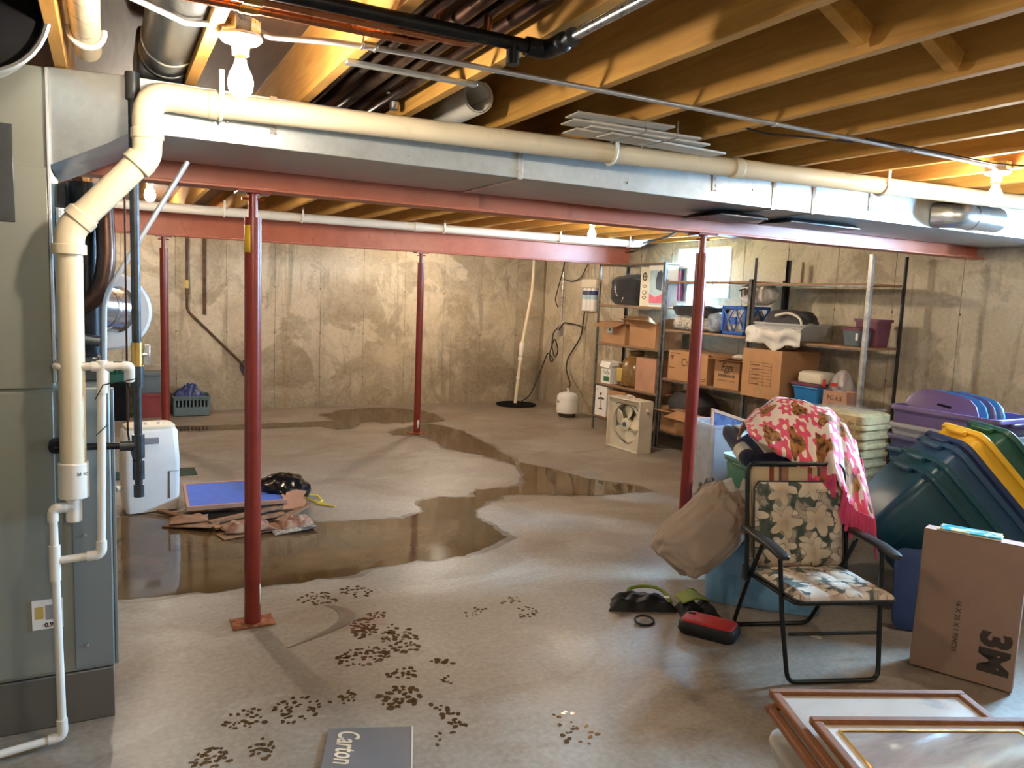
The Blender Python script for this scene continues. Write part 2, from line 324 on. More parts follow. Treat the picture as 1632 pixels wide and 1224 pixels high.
# ------------------------------------------------------------------ mesh tools
class MB:
    def __init__(s): s.v = []; s.f = []; s.uv = {}
    def add(s, vs_, fs): 
        o = len(s.v); s.v += [tuple(p) for p in vs_]; s.f += [tuple(i + o for i in f) for f in fs]; return s
    def box(s, c, d, R=None):
        x, y, z = d[0] / 2, d[1] / 2, d[2] / 2
        p = [Vector((a * x, b * y, e * z)) for a in (-1, 1) for b in (-1, 1) for e in (-1, 1)]
        if R is not None: p = [R @ q for q in p]
        return s.add([q + Vector(c) for q in p], [(0, 1, 3, 2), (4, 6, 7, 5), (0, 4, 5, 1), (2, 3, 7, 6), (0, 2, 6, 4), (1, 5, 7, 3)])
    def box2(s, a, b): return s.box([(a[i] + b[i]) / 2 for i in range(3)], [abs(b[i] - a[i]) for i in range(3)])
    def loft(s, rings, cap0=True, cap1=True, closed=True):
        n = len(rings[0]); o = len(s.v)
        for r in rings: s.v += [tuple(p) for p in r]
        for i in range(len(rings) - 1):
            for j in range(n if closed else n - 1):
                k = (j + 1) % n
                s.f.append((o + i * n + j, o + i * n + k, o + (i + 1) * n + k, o + (i + 1) * n + j))
        if cap0: s.f.append(tuple(o + j for j in reversed(range(n))))
        if cap1: s.f.append(tuple(o + (len(rings) - 1) * n + j for j in range(n)))
        return s
    def tube(s, pts, r, n=12, cap=True, bend=0.0):
        pts = [Vector(p) for p in pts]
        if bend: pts = rounded(pts, bend)
        rr = r if hasattr(r, '__len__') else [r] * len(pts)
        rings = []; up = None
        for i, p in enumerate(pts):
            a = (pts[i] - pts[i - 1]).normalized() if i else (pts[1] - pts[0]).normalized()
            b = (pts[i + 1] - pts[i]).normalized() if i < len(pts) - 1 else a
            t = (a + b).normalized() if (a + b).length > 1e-6 else a
            if up is None:
                up = t.orthogonal().normalized()
            up = (up - t * up.dot(t)).normalized(); sd = t.cross(up)
            k = 1.0 / max(0.35, t.dot(a))
            ring = []
            m = (b - a)
            mi = m.normalized() if m.length > 1e-6 else None
            for j in range(n):
                q = up * math.cos(2 * PI * j / n) * rr[i] + sd * math.sin(2 * PI * j / n) * rr[i]
                if mi is not None: q = q + mi * q.dot(mi) * (k - 1)
                ring.append(p + q)
            rings.append(ring)
        return s.loft(rings, cap, cap)
    def lathe(s, prof, n=24, c=(0, 0, 0), R=None, cap0=True, cap1=True):
        rings = []
        for r, z in prof:
            ring = [Vector((r * math.cos(2 * PI * j / n), r * math.sin(2 * PI * j / n), z)) for j in range(n)]
            if R is not None: ring = [R @ q for q in ring]
            rings.append([q + Vector(c) for q in ring])
        return s.loft(rings, cap0, cap1)
    def prism(s, poly, h, T=None):
        a = [Vector((x, y, 0)) for x, y in poly]; b = [Vector((x, y, h)) for x, y in poly]
        if T is not None: a = [T @ q for q in a]; b = [T @ q for q in b]
        return s.loft([a, b])
    def grid(s, nu, nv, fn, us=1.0, vs_=1.0):
        o = len(s.v)
        for i in range(nu + 1):
            for j in range(nv + 1):
                s.uv[len(s.v)] = (i / nu * us, j / nv * vs_); s.v.append(tuple(fn(i / nu, j / nv)))
        for i in range(nu):
            for j in range(nv):
                a = o + i * (nv + 1) + j; s.f.append((a, a + nv + 1, a + nv + 2, a + 1))
        return s
def rounded(pts, r, seg=5):
    out = [pts[0]]
    for i in range(1, len(pts) - 1):
        a, p, b = pts[i - 1], pts[i], pts[i + 1]
        d = min(r, (p - a).length * 0.49, (b - p).length * 0.49)
        A = p + (a - p).normalized() * d; B = p + (b - p).normalized() * d
        for k in range(seg + 1):
            t = k / seg; out.append(A * (1 - t) ** 2 + p * 2 * t * (1 - t) + B * t * t)
    out.append(pts[-1]); return out
def rrect(w, d, r, z, n=4, c=(0, 0)):
    r = min(r, w / 2 - 1e-4, d / 2 - 1e-4); out = []
    for sx, sy, a0 in ((1, 1, 0), (-1, 1, 90), (-1, -1, 180), (1, -1, 270)):
        for k in range(n + 1):
            a = math.radians(a0 + 90 * k / n)
            out.append(Vector((c[0] + sx * (w / 2 - r) + r * math.cos(a), c[1] + sy * (d / 2 - r) + r * math.sin(a), z)))
    return out
def obj(name, mb, mat, parent=None, bevel=0, smooth=True, solid=0, sub=0, ang=38):
    me = bpy.data.meshes.new(name); me.from_pydata(mb.v, [], mb.f); me.update()
    if mb.uv:
        ul = me.uv_layers.new(name='UVMap')
        for l in me.loops: ul.data[l.index].uv = mb.uv.get(l.vertex_index, (0, 0))
    if smooth:
        me.shade_smooth(); me.set_sharp_from_angle(angle=math.radians(ang))
    me.materials.append(M[mat] if isinstance(mat, str) else mat)
    o = bpy.data.objects.new(name, me); COL.objects.link(o)
    if solid:
        k = o.modifiers.new('Solidify', 'SOLIDIFY'); k.thickness = solid; k.offset = 0
    if bevel:
        k = o.modifiers.new('Bevel', 'BEVEL'); k.width = bevel; k.segments = 2; k.limit_method = 'ANGLE'
    if sub:
        k = o.modifiers.new('Subsurf', 'SUBSURF'); k.levels = sub; k.render_levels = sub
    if parent: o.parent = parent
    return o
def tag(o, label=None, cat=None, group=None, kind=None):
    if label: o['label'] = label
    if cat: o['category'] = cat
    if group: o['group'] = group
    if kind: o['kind'] = kind
    return o
def thing(name, label, cat, loc=(0, 0, 0), rz=0, group=None):
    o = bpy.data.objects.new(name, None); COL.objects.link(o); o.empty_display_size = 0.1
    o.location = loc; o.rotation_euler = (0, 0, rz); return tag(o, label, cat, group)
def one(name, mb, mat, label, cat, loc=(0, 0, 0), rz=0, group=None, **k):
    o = obj(name, mb, mat, None, **k); o.location = loc; o.rotation_euler = (0, 0, rz); return tag(o, label, cat, group)
def struct(name, mb, mat, **k):
    return tag(obj(name, mb, mat, None, **k), kind='structure')
def copy_part(src, parent, loc=None, rot=None):
    c = src.copy(); COL.objects.link(c); c.parent = parent
    if loc is not None: c.location = loc
    if rot is not None: c.rotation_euler = rot
    return c
def text_part(name, s, size, mat, parent, T, shear=0, extrude=0.0006, bold=0.0, align='CENTER', sx=1.0):
    cu = bpy.data.curves.new(name, 'FONT'); cu.body = s; cu.size = size; cu.shear = shear; cu.extrude = extrude; cu.offset = bold
    cu.align_x = align; cu.align_y = 'CENTER'; cu.resolution_u = 3
    t = bpy.data.objects.new(name, cu); COL.objects.link(t); bpy.context.view_layer.update()
    me = bpy.data.meshes.new_from_object(t); bpy.data.objects.remove(t)
    for v in me.vertices: v.co = T @ Vector((v.co.x * sx, v.co.y, v.co.z))
    me.materials.clear(); me.materials.append(M[mat]); me.name = name
    o = bpy.data.objects.new(name, me); COL.objects.link(o); o.parent = parent
    return o
def frame(o, x, y, z=None):
    """4x4 from an origin and two axes (columns)"""
    x = Vector(x).normalized(); y = Vector(y); y = (y - x * y.dot(x)).normalized(); z = x.cross(y)
    return Matrix(((x[0], y[0], z[0], o[0]), (x[1], y[1], z[1], o[1]), (x[2], y[2], z[2], o[2]), (0, 0, 0, 1)))
FRONT = lambda x, y, z: frame((x, y, z), (0, -1, 0), (0, 0, 1))       # text on a face looking at -X
def wob(p, s, a, o=0): return a * noise.noise(Vector((p[0] * s + o, p[1] * s - o, p[2] * s + 2 * o)))

# ================================================================== THE SETTING
XL, XR, YF, YB, CZ = -3.2, 6.1, -2.6, 10.65, 2.595
JZ = 2.36
floor = struct('floor', MB().box2((XL - .25, YF - .25, -0.12), (XR + .25, YB + .25, 0)), 'floor', smooth=False)
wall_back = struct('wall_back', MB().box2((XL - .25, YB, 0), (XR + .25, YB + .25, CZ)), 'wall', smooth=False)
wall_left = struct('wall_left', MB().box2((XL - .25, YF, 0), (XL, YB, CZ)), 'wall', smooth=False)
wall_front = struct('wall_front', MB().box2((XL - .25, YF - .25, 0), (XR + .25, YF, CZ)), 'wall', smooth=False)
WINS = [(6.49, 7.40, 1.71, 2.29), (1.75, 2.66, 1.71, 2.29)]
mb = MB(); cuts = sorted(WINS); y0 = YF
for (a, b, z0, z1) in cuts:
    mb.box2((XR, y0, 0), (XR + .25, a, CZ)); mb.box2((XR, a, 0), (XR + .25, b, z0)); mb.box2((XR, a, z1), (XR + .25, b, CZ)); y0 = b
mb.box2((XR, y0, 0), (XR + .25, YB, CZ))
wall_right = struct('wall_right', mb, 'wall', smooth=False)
# form-board seams: thin proud fins left by the forms, one mesh each, shared data
def seams(parent, along, fixed, lo, hi, step, skip=()):
    m = MB(); pts = []
    for i in range(19):
        z = i * (CZ - .02) / 18; pts.append((random.uniform(-.003, .003), random.uniform(.002, .005), z))
    for i in range(18):
        a, b = pts[i], pts[i + 1]
        w = random.uniform(.002, .006)
        m.add([(a[0] - w, 0.003, a[2]), (a[0] + w, 0.003, a[2]), (a[0], -a[1], a[2]), (b[0] - w, 0.003, b[2]), (b[0] + w, 0.003, b[2]), (b[0], -b[1], b[2])],
              [(0, 3, 5, 2), (2, 5, 4, 1)])
    first = None; t = lo
    while t < hi:
        if not any(a < t < b for a, b in skip):
            if first is None: first = obj('form_seam', m, 'seam', parent); o = first
            else: o = copy_part(first, parent)
            if along == 'x': o.location = (t, fixed, 0)
            else: o.location = (fixed, t, 0); o.rotation_euler = (0, 0, -PI / 2)
        t += step
seams(wall_back, 'x', YB, -2.9, 6.05, 0.61)
seams(wall_right, 'y', XR, 0.2, 10.6, 0.61, skip=((1.7, 2.7), (6.45, 7.45)))
m = MB()
for t in [-2.9 + .61 * i for i in range(15)]:
    for z in (.42, 1.03, 1.64, 2.22): m.lathe([(.013, 0), (.010, .004)], 7, (t, YB + .001, z), Matrix.Rotation(PI / 2, 3, 'X'))
tag(obj('form_tie_marks', m, 'seam', wall_back), kind='stuff')
m = MB()
for t in [.2 + .61 * i for i in range(17)]:
    for z in (.42, 1.03, 1.64, 2.22):
        if not any(a - .05 < t < b + .05 and z0 < z < z1 for a, b, z0, z1 in WINS): m.lathe([(.013, 0), (.010, .004)], 7, (XR + .001, t, z), Matrix.Rotation(-PI / 2, 3, 'Y'))
tag(obj('form_tie_marks', m, 'seam', wall_right), kind='stuff')
# dark plugged pipe hole in the back wall
m = MB(); ring = [(math.cos(a) * .085 * random.uniform(.75, 1.15), math.sin(a) * .11 * random.uniform(.8, 1.15)) for a in [2 * PI * i / 16 for i in range(16)]]
m.prism(ring, .012, Matrix.Translation((1.60, YB, .56)) @ Matrix.Rotation(PI / 2, 4, 'X')); obj('pipe_patch', m, 'cloth_grey', wall_back)

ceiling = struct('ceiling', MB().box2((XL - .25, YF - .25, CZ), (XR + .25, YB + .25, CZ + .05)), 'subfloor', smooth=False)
jm = MB().box2((-.019, YF, JZ), (.019, YB, CZ - .0005)); j0 = None
k = -10
while 1.091 + .4064 * k < XR - .02:
    x = 1.091 + .4064 * k; k += 1
    if x < XL + .03: continue
    if j0 is None: j0 = obj('joist', jm, 'lumber', ceiling, bevel=.002); j0.location.x = x
    else: copy_part(j0, ceiling, (x, 0, 0))
bm_ = MB().box((0, 0, 0), (.425, .038, .064)); b0 = None
for k in (1, 2):
    for sgn in (1,):
        xm = 1.091 + .4064 * (k - .02) + .2032; R = (0, sgn * .45, 0)
        if b0 is None: b0 = obj('cross_bridging', bm_, 'lumber', ceiling); b0.location = (xm, 1.50 + .03 * sgn, 2.478); b0.rotation_euler = R
        else: copy_part(b0, ceiling, (xm, 1.50 + .03 * sgn, 2.478), R)
b0.data.transform(Matrix.Diagonal((.88, 1, .9, 1)))

# windows: painted buck, white slider sashes, panes; metal wells outside
def window(n, a, b, z0, z1):
    w = struct('window_%d' % n, MB().box2((XR - .012, a, z0), (XR + .25, a + .022, z1)).box2((XR - .012, b - .022, z0), (XR + .25, b, z1)).box2((XR - .012, a + .022, z0), (XR + .25, b - .022, z0 + .022)).box2((XR - .012, a + .022, z1 - .022), (XR + .25, b - .022, z1)), 'white_paint', bevel=.002)
    A, B, Z0, Z1 = a + .023, b - .023, z0 + .023, z1 - .023
    fr = MB()
    for q in ((A, A + .03, Z0, Z1), (B - .03, B, Z0, Z1)): fr.box2((XR + .14, q[0], q[2]), (XR + .22, q[1], q[3]))
    fr.box2((XR + .14, A + .03, Z0), (XR + .22, B - .03, Z0 + .035)).box2((XR + .14, A + .03, Z1 - .03), (XR + .22, B - .03, Z1))
    obj('window_frame', fr, 'white', w, bevel=.002)
    mid = (A + B) / 2
    for (p, q, x) in ((A + .031, mid + .02, XR + .158), (mid - .02, B - .031, XR + .188)):
        s = MB()
        for r_ in ((p, p + .028, Z0 + .036, Z1 - .031), (q - .028, q, Z0 + .036, Z1 - .031)): s.box2((x, r_[0], r_[2]), (x + .024, r_[1], r_[3]))
        s.box2((x, p + .028, Z0 + .036), (x + .024, q - .028, Z0 + .062)).box2((x, p + .028, Z1 - .057), (x + .024, q - .028, Z1 - .031))
        so = obj('sash', s, 'white', w, bevel=.0015)
        obj('pane', MB().box2((x + .010, p + .028, Z0 + .062), (x + .014, q - .028, Z1 - .057)), 'glass', so, smooth=False)
    # corrugated window well
    yc = (a + b) / 2; g = MB()
    def wf(u, v):
        an = PI * (u - .5); r = .90 + .014 * math.sin(v * 2 * PI * 6)
        return (XR + .26 + r * math.cos(an) * 1.05, yc + r * math.sin(an) * 1.05, z0 - .30 + v * .50)
    g.grid(28, 72, wf); wl = obj('well_lining', g, 'galv', w, solid=.003)
    gb = MB(); gb.add([(XR + .255, yc - .94, z0 - .29)] + [(XR + .255 + .94 * math.cos(t), yc + .94 * math.sin(t), z0 - .29 + random.uniform(-.01, .01)) for t in [PI * (i / 16 - .5) for i in range(17)]], [tuple(range(18))])
    obj('well_gravel', gb, 'gravel', w, solid=.02)
    # sky portal: emits nothing, only guides the sampling of the sky through the opening
    ld = bpy.data.lights.new('window_portal', 'AREA'); ld.shape = 'RECTANGLE'; ld.size = b - a - .05; ld.size_y = z1 - z0 - .05; ld.cycles.is_portal = True
    lo = bpy.data.objects.new('window_portal', ld); COL.objects.link(lo); lo.location = (XR + .235, yc, (z0 + z1) / 2)
    lo.rotation_euler = (PI / 2, 0, PI / 2); lo.parent = w; lo.matrix_parent_inverse = w.matrix_world.inverted()
for i, w in enumerate(WINS): window(i + 1, *w)

# standing water, wet tracks
def puddle(name, pts, label, h, jit):
    P = []
    n = len(pts)
    for i in range(n):
        a, b = Vector((*pts[i], 0)), Vector((*pts[(i + 1) % n], 0)); k = max(2, int((b - a).length / .045)); nrm = Vector((-(b - a).y, (b - a).x, 0)).normalized()
        for j in range(k):
            q = a.lerp(b, j / k); amp = jit * noise.noise(q * 7) + jit * .6 * noise.noise(q * 21)
            P.append(q + nrm * amp)
    m = MB(); o = 0
    import mathutils.geometry as G
    tri = G.tessellate_polygon([P]); m.add([(p.x, p.y, h) for p in P], [tuple(t) for t in tri])
    r2 = [(p.x, p.y, h) for p in P]; c = Vector((0, 0, 0))
    m.add(r2 + [(p.x, p.y, 0.0002) for p in P], [(i, (i + 1) % len(P), len(P) + (i + 1) % len(P), len(P) + i) for i in range(len(P))])
    w = obj(name, m, 'water', None, smooth=False)
    ar = sum(P[i].x * P[(i + 1) % len(P)].y - P[(i + 1) % len(P)].x * P[i].y for i in range(len(P))); sg = 1 if ar > 0 else -1
    D = []
    for i in range(len(P)):
        tg = (P[(i + 2) % len(P)] - P[i - 2]).normalized(); D.append(P[i] + Vector((tg.y, -tg.x, 0)) * sg * max(.004, .035 + .06 * noise.noise(P[i] * 3) + .02 * noise.noise(P[i] * 13)))
    dm = MB(); dm.add([(p.x, p.y, .0009) for p in D], [tuple(t) for t in G.tessellate_polygon([D])]); obj('damp_edge', dm, 'damp', w, smooth=False)
    return tag(w, label, 'puddle')
PA = [(-.9,4.4),(0.02,4.33),(0.17,4.30),(0.35,4.27),(0.64,4.24),(0.73,4.23),(0.93,4.20),(1.15,4.22),(1.40,4.29),(1.56,4.31),(1.76,4.29),(1.97,4.29),(2.20,4.39),(2.39,4.54),(2.41,4.63),(2.40,4.75),(2.40,4.98),(2.46,5.18),(2.66,5.40),(2.77,5.46),(2.86,5.53),(3.04,5.53),(3.29,5.43),(3.57,5.29),(3.83,5.24),(4.15,5.27),(4.15,5.43),(4.04,5.59),(3.87,5.84),(3.77,6.25),(3.67,6.45),(3.58,6.63),(3.65,7.08),(3.70,7.41),(3.73,7.97),(3.77,8.34),(3.65,8.82),(3.53,8.95),(3.11,8.69),(2.88,8.53),(2.87,8.33),(3.12,8.30),(3.23,7.99),(3.17,7.56),(3.26,7.26),(3.40,7.02),(3.50,6.71),(3.49,6.42),(3.46,6.22),(3.38,6.12),(3.28,5.88),(3.19,5.75),(2.92,5.75),(2.74,5.79),(2.64,5.57),(2.57,5.57),(2.36,5.66),(2.15,5.58),(2.09,5.32),(2.02,5.26),(1.88,5.20),(1.65,5.25),(1.43,5.27),(1.26,5.31),(1.16,5.43),(1.00,5.52),(0.90,5.74),(0.63,5.96),(0.45,5.90),(0.36,5.82),(0.14,5.88),(-.9,5.8)]
PB = [(0.2,9.5),(0.63,9.51),(1.60,9.44),(2.21,9.47),(2.50,9.46),(2.50,9.98),(2.69,10.20),(3.14,10.40),(3.55,10.31),(3.77,10.09),(3.92,9.87),(3.86,9.33),(3.84,9.13),(3.67,9.07),(3.55,9.04),(3.43,9.17),(3.26,9.07),(3.16,9.16),(3.05,9.13),(2.90,9.30),(2.76,9.26),(2.53,8.89),(2.37,8.88),(2.27,9.08),(2.02,9.16),(1.72,9.12),(1.55,9.16),(0.61,9.22),(.2,9.25)]
puddle('water_puddle', PA, 'large brown puddle spreading from the furnace across the middle of the floor', .0022, .035)
puddle('water_puddle', PB, 'shallow narrow puddle lying along the floor near the back wall', .0020, .05)
FP=[ (0.44,2.90,0.09,0.01,-0.00,-0.08,26,1.0),(0.63,2.90,0.09,0.00,-0.01,-0.10,34,1.0),(0.83,2.91,0.07,0.01,-0.01,-0.05,14,1.0),(0.29,2.69,0.07,-0.00,-0.00,-0.07,30,1.0),(0.46,2.69,0.04,0.02,0.01,-0.08,16,1.0),(1.08,3.51,0.06,-0.03,-0.03,-0.11,34,1.3),(1.21,3.34,0.05,-0.12,-0.07,-0.11,46,1.2),(1.00,3.23,0.12,-0.01,-0.02,-0.09,44,1.2),(1.10,3.01,0.07,-0.01,-0.01,-0.05,16,1.4),(1.03,2.83,0.09,-0.00,-0.02,-0.09,26,1.4),(1.15,2.66,0.04,-0.07,-0.03,-0.04,12,1.1),(1.16,2.54,0.03,-0.01,-0.02,-0.06,7,1.0),(1.06,2.49,0.02,-0.01,-0.02,-0.04,7,1.3),(1.19,3.64,0.05,-0.02,-0.02,-0.05,14,0.9),(0.97,3.96,0.10,-0.04,-0.02,-0.09,36,0.9),(1.18,3.98,0.08,-0.03,-0.02,-0.08,20,1.1),(1.67,3.48,0.07,0.02,-0.01,-0.05,11,0.9),(1.91,3.54,0.06,0.00,-0.02,-0.05,10,0.9),(1.91,3.36,0.06,-0.02,-0.04,-0.08,16,0.9),(1.31,3.04,0.05,-0.03,-0.01,-0.02,6,1.4),(1.27,2.88,0.03,-0.02,-0.01,-0.03,6,0.9),(1.56,2.43,0.05,-0.02,-0.03,-0.05,7,1.0),(1.57,2.29,0.07,-0.03,-0.04,-0.06,14,1.0) ]
for (cx, cy, ax, ay, bx_, by_, n, s) in FP:
    m = MB(); done = []
    for t in range(n * 4):
        if len(done) >= n: break
        rr, an = math.sqrt(random.random()), random.uniform(0, 2 * PI)
        x, y = cx + rr * (ax * math.cos(an) + bx_ * math.sin(an)), cy + rr * (ay * math.cos(an) + by_ * math.sin(an))
        if any((x - q[0]) ** 2 + (y - q[1]) ** 2 < (.014 * s) ** 2 for q in done): continue
        done.append((x, y)); r = random.uniform(.007, .0145) * s; ph = random.uniform(0, PI); el = random.uniform(.55, .9)
        ring = []
        for i in range(9):
            a = 2 * PI * i / 9; q = r * random.uniform(.8, 1.2); u, v = q * math.cos(a), q * el * math.sin(a)
            ring.append((x + u * math.cos(ph) - v * math.sin(ph), y + u * math.sin(ph) + v * math.cos(ph)))
        m.prism(ring, .0009)
    obj('wet_footprint', m, 'water', floor, smooth=False)
# wet drag curve by the near post
m = MB(); m.grid(24, 4, lambda u, v: (1.0 - .02 + .16 * math.sin(u * 2.6) - .36 * u * u + (.02 + .06 * math.sin(PI * u)) * (v - .5) * 1.3, 3.86 - .42 * u, .0008))
obj('wet_streak', m, 'damp', floor, solid=.0008)

# steel beams with their timber plates
def ibeam(name, y, z0, x1, label, w=.13, h=.235):
    prof = [(-w/2, 0), (w/2, 0), (w/2, .012), (.006, .018), (.006, h - .018), (w/2, h - .012), (w/2, h), (-w/2, h), (-w/2, h - .012), (-.006, h - .018), (-.006, .018), (-w/2, .012)]
    m = MB().loft([[Vector((x, y + a, z0 + b)) for a, b in prof] for x in (XL, x1)])
    o = one(name, m, 'red', label, 'beam', bevel=.002)
    obj('timber_plate', MB().box2((XL, y - w/2, z0 + h), (x1, y + w/2, JZ)), 'lumber', o)
ibeam('steel_beam', 3.78, 2.08, XR, 'red-primed steel beam behind the long metal duct, carried by the nearer posts')
ibeam('steel_beam', 8.41, 2.10, XR, 'red-primed steel beam nearer the back wall, white drain pipe hung before it')
def post(x, y, top, label, plate=True):
    t = thing('support_post', label, 'post', (x, y, 0), 0, 'red support posts')
    if plate: obj('base_plate', MB().box((0, 0, .004), (.20, .13, .008)), 'rust', t, bevel=.002)
    obj('outer_tube', MB().lathe([(.0385, .008), (.0385, top - .13), (.034, top - .13), (.034, top - .3)], 24), 'redpost', t)
    obj('inner_tube', MB().lathe([(.0215, top - .4), (.0215, top - .028)], 16), 'redpost', t)
    obj('jack_screw', MB().tube([(-.05, 0, top - .045), (.05, 0, top - .045)], .006, 8), 'redpost', t)
    obj('top_plate', MB().box((0, 0, top - .016), (.15, .11, .012)).lathe([(.028, top - .03), (.028, top - .022)], 16), 'redpost', t, bevel=.001)
    return t
p = post(.602, 3.78, 2.09, 'near red steel post with yellow sticker and rusty base plate before the puddle')
def wrap(z0, z1, a0, a1, r=.0392):
    m = MB(); m.grid(8, 1, lambda u, v: (r * math.cos(a0 + (a1 - a0) * u), r * math.sin(a0 + (a1 - a0) * u), z0 + (z1 - z0) * v)); return m
obj('yellow_sticker', wrap(1.80, 1.925, PI * 1.02, PI * 1.36), 'sticker_yellow', p, solid=.0006)
obj('paper_label', wrap(.10, .20, -.75, -.35), 'cream', p, solid=.0006)
post(3.30, 3.78, 2.09, 'red steel post standing between the pillow and the shelves')
p = post(3.192, 8.41, 2.11, 'red steel post at the middle of the far beam, in the narrow puddle')
obj('paper_label', wrap(.06, .16, -1.9, -1.2), 'cream', p, solid=.0006)
post(.495, 8.41, 2.11, 'far-left red steel post behind the white dehumidifier')

# ================================================================== DUCTS AND PIPES
DY, DB = 3.075, 2.165      # duct front face, underside
t = thing('trunk_duct', 'long rectangular galvanized trunk duct running under the joists beside the white drain pipe', 'duct', (0, 0, 0))
xs = [.09, 1.618, 3.149, 3.449, 4.5, 6.05]
for i in range(5):
    obj('duct_section', MB().box2((xs[i] + .001, DY, DB), (xs[i + 1] - .001, 3.69, 2.352)), 'galv', t, bevel=.003)
for x in xs[1:4]:
    obj('drive_cleat', MB().box2((x - .012, DY - .005, DB - .005), (x + .012, DY - .0005, 2.352)).box2((x - .012, DY - .005, DB - .005), (x + .012, 3.69, DB - .0005)), 'galv_shiny', t, bevel=.001)
R90 = Matrix.Rotation(PI / 2, 3, 'Y')
obj('round_stub', MB().tube([(4.50, 3.09, 2.243), (4.56, 2.985, 2.243), (4.98, 2.985, 2.243)], .078, 28, bend=.09), 'galv_shiny', t)
obj('stub_ring', MB().tube([(4.70, 2.985, 2.243), (4.72, 2.985, 2.243)], .082, 28), 'galv_shiny', t, bevel=.003)
for x in (.55, 2.72, 3.9):
    obj('hanger_strap', MB().box2((x, DY - .004, DB + .05), (x + .025, DY - .001, 2.355)), 'steel', t)
m = MB()
for x, z in ((.40, 2.24), (1.1, 2.20), (2.2, 2.205), (3.0, 2.25), (3.9, 2.24), (3.32, 2.2)): m.lathe([(.006, 0), (.005, .004), (.002, .005)], 8, (x, DY, z), Matrix.Rotation(PI / 2, 3, 'X'))
obj('sheet_screws', m, 'steel', t)
# tapered take-off from the plenum
m = MB().loft([[(-.168, 3.13, 2.03), (-.168, 3.69, 2.03), (-.168, 3.69, 2.355), (-.168, 3.13, 2.355)], [(.0, 3.105, 2.115), (.0, 3.69, 2.115), (.0, 3.69, 2.355), (.0, 3.105, 2.355)], [(.088, DY, DB), (.088, 3.69, DB), (.088, 3.69, 2.352), (.088, DY, 2.352)]])
obj('plenum_takeoff', m, 'galv', t, bevel=.002)
# black floor boots under the trunk
one('register_boot', MB().loft([rrect(.30, .25, .01, DB - .009), rrect(.36, .31, .01, DB - .028), rrect(.36, .31, .01, DB - .034)]), 'black_iron', 'flat black register boot under the trunk duct beside the right-hand post', 'vent', (3.12, 3.40, 0))
one('register_boot', MB().loft([rrect(.55, .22, .01, DB - .004), rrect(.60, .26, .01, DB - .022), rrect(.60, .26, .01, DB - .028)]), 'galv_dark', 'long dark sheet-metal flange under the trunk duct, right of the post', 'vent', (3.80, 3.40, 0))
# round branch duct, dark galvanized, coming over the trunk between joists
t = thing('branch_duct', 'dark shiny round branch duct above the lit bulb near the furnace', 'duct')
obj('round_pipe', MB().lathe([(.088, 0), (.088, 1.9), ], 28, (.20, 3.12, 2.455), Matrix.Rotation(PI / 2, 3, 'X')), 'galv_dark', t)
for y in (3.10, 2.93): obj('crimp_ring', MB().lathe([(.0885, 0), (.0915, .004), (.0915, .012), (.0885, .016)], 28, (.20, y, 2.455), Matrix.Rotation(PI / 2, 3, 'X')), 'galv_shiny', t)
obj('elbow_boot', MB().box2((.105, 3.12, 2.366), (.295, 3.60, 2.545)), 'galv_dark', t, bevel=.02)
# big return drop at the upper left
t = thing('return_duct', 'large round sheet-metal duct end above the furnace, dark opening facing the room', 'duct')
ax = Vector((.30, -.86, -.18)).normalized(); R = ax.to_track_quat('Z', 'Y').to_matrix()
c = Vector((-.315, 2.55, 2.385)) - ax * .02
obj('collar', MB().lathe([(.25, -.34), (.235, -.16), (.207, 0), (.199, .004), (.192, 0), (.192, -.02)], 40, c, R, cap1=False), 'galv', t)
obj('dark_lining', MB().lathe([(.05, -.02), (.192, -.019), (.192, -.03)], 40, c, R), 'dark', t)
# --- big cream drain pipe
t = thing('drain_pipe', 'thick cream plastic drain pipe running along the trunk duct and elbowing down by the furnace', 'pipe')
r = .0435; PY = 3.0
z_at = lambda x: 2.277 + (x - .26) * .0075
y_at = lambda x: 3.0 - .0624 * (x - .26)
def run(a, b, nm='pipe_section', rr=r, mat='pvc', **k): obj(nm, MB().tube([a, b], rr, 24), mat, t, **k)
xsn = [.30, 2.708, 5.9]
run((.28, PY, z_at(.28)), (2.66, y_at(2.66), z_at(2.66))); run((2.66, y_at(2.66), z_at(2.66)), (6.02, y_at(6.02), z_at(6.02)))
cen = [Vector((.34, PY, z_at(.34))), Vector((.13, PY, 2.285)), Vector((.13, PY, 2.12))]
obj('elbow', MB().tube([cen[0], cen[1], cen[2]], r + .004, 24, bend=.135), 'pvc', t)
e1, e2 = Vector((.118, PY, 2.09)), Vector((-.112, PY, 1.815))
obj('elbow', MB().tube([(.13, PY, 2.17), (.128, PY, 2.075), (.095, PY - .0, 2.04)], r + .0035, 24, bend=.05), 'pvc', t)
run((.11, PY, 2.06), (-.09, PY, 1.835))
d = (Vector((-.09, PY, 1.835)) - Vector((.11, PY, 2.06))).normalized()
obj('elbow', MB().tube([Vector((-.09, PY, 1.835)) - d * .045, Vector((-.112, PY, 1.805)), Vector((-.112, PY, 1.735))], r + .0035, 24, bend=.06), 'pvc', t)
def collar(p, dr, rr=r + .009, h=.035, mat='pvc', nm='coupling'):
    q = Vector(dr).normalized(); obj(nm, MB().tube([Vector(p) - q * h / 2, Vector(p) + q * h / 2], rr, 24), mat, t, bevel=.003)
collar((.13, PY, 2.15), (0, 0, 1)); collar(Vector((.11, PY, 2.06)) + d * .012, d); collar(Vector((-.09, PY, 1.835)) - d * .02, d); collar((-.112, PY, 1.745), (0, 0, 1))
collar((.34, y_at(.34), z_at(.34)), (1, -.0624, .0075), r + .006, .03); collar((2.66, y_at(2.66), z_at(2.66)), (1, -.0624, .0075), r + .005, .05)
run((-.112, PY, 1.75), (-.116, PY, 1.0), rr=r - .003)
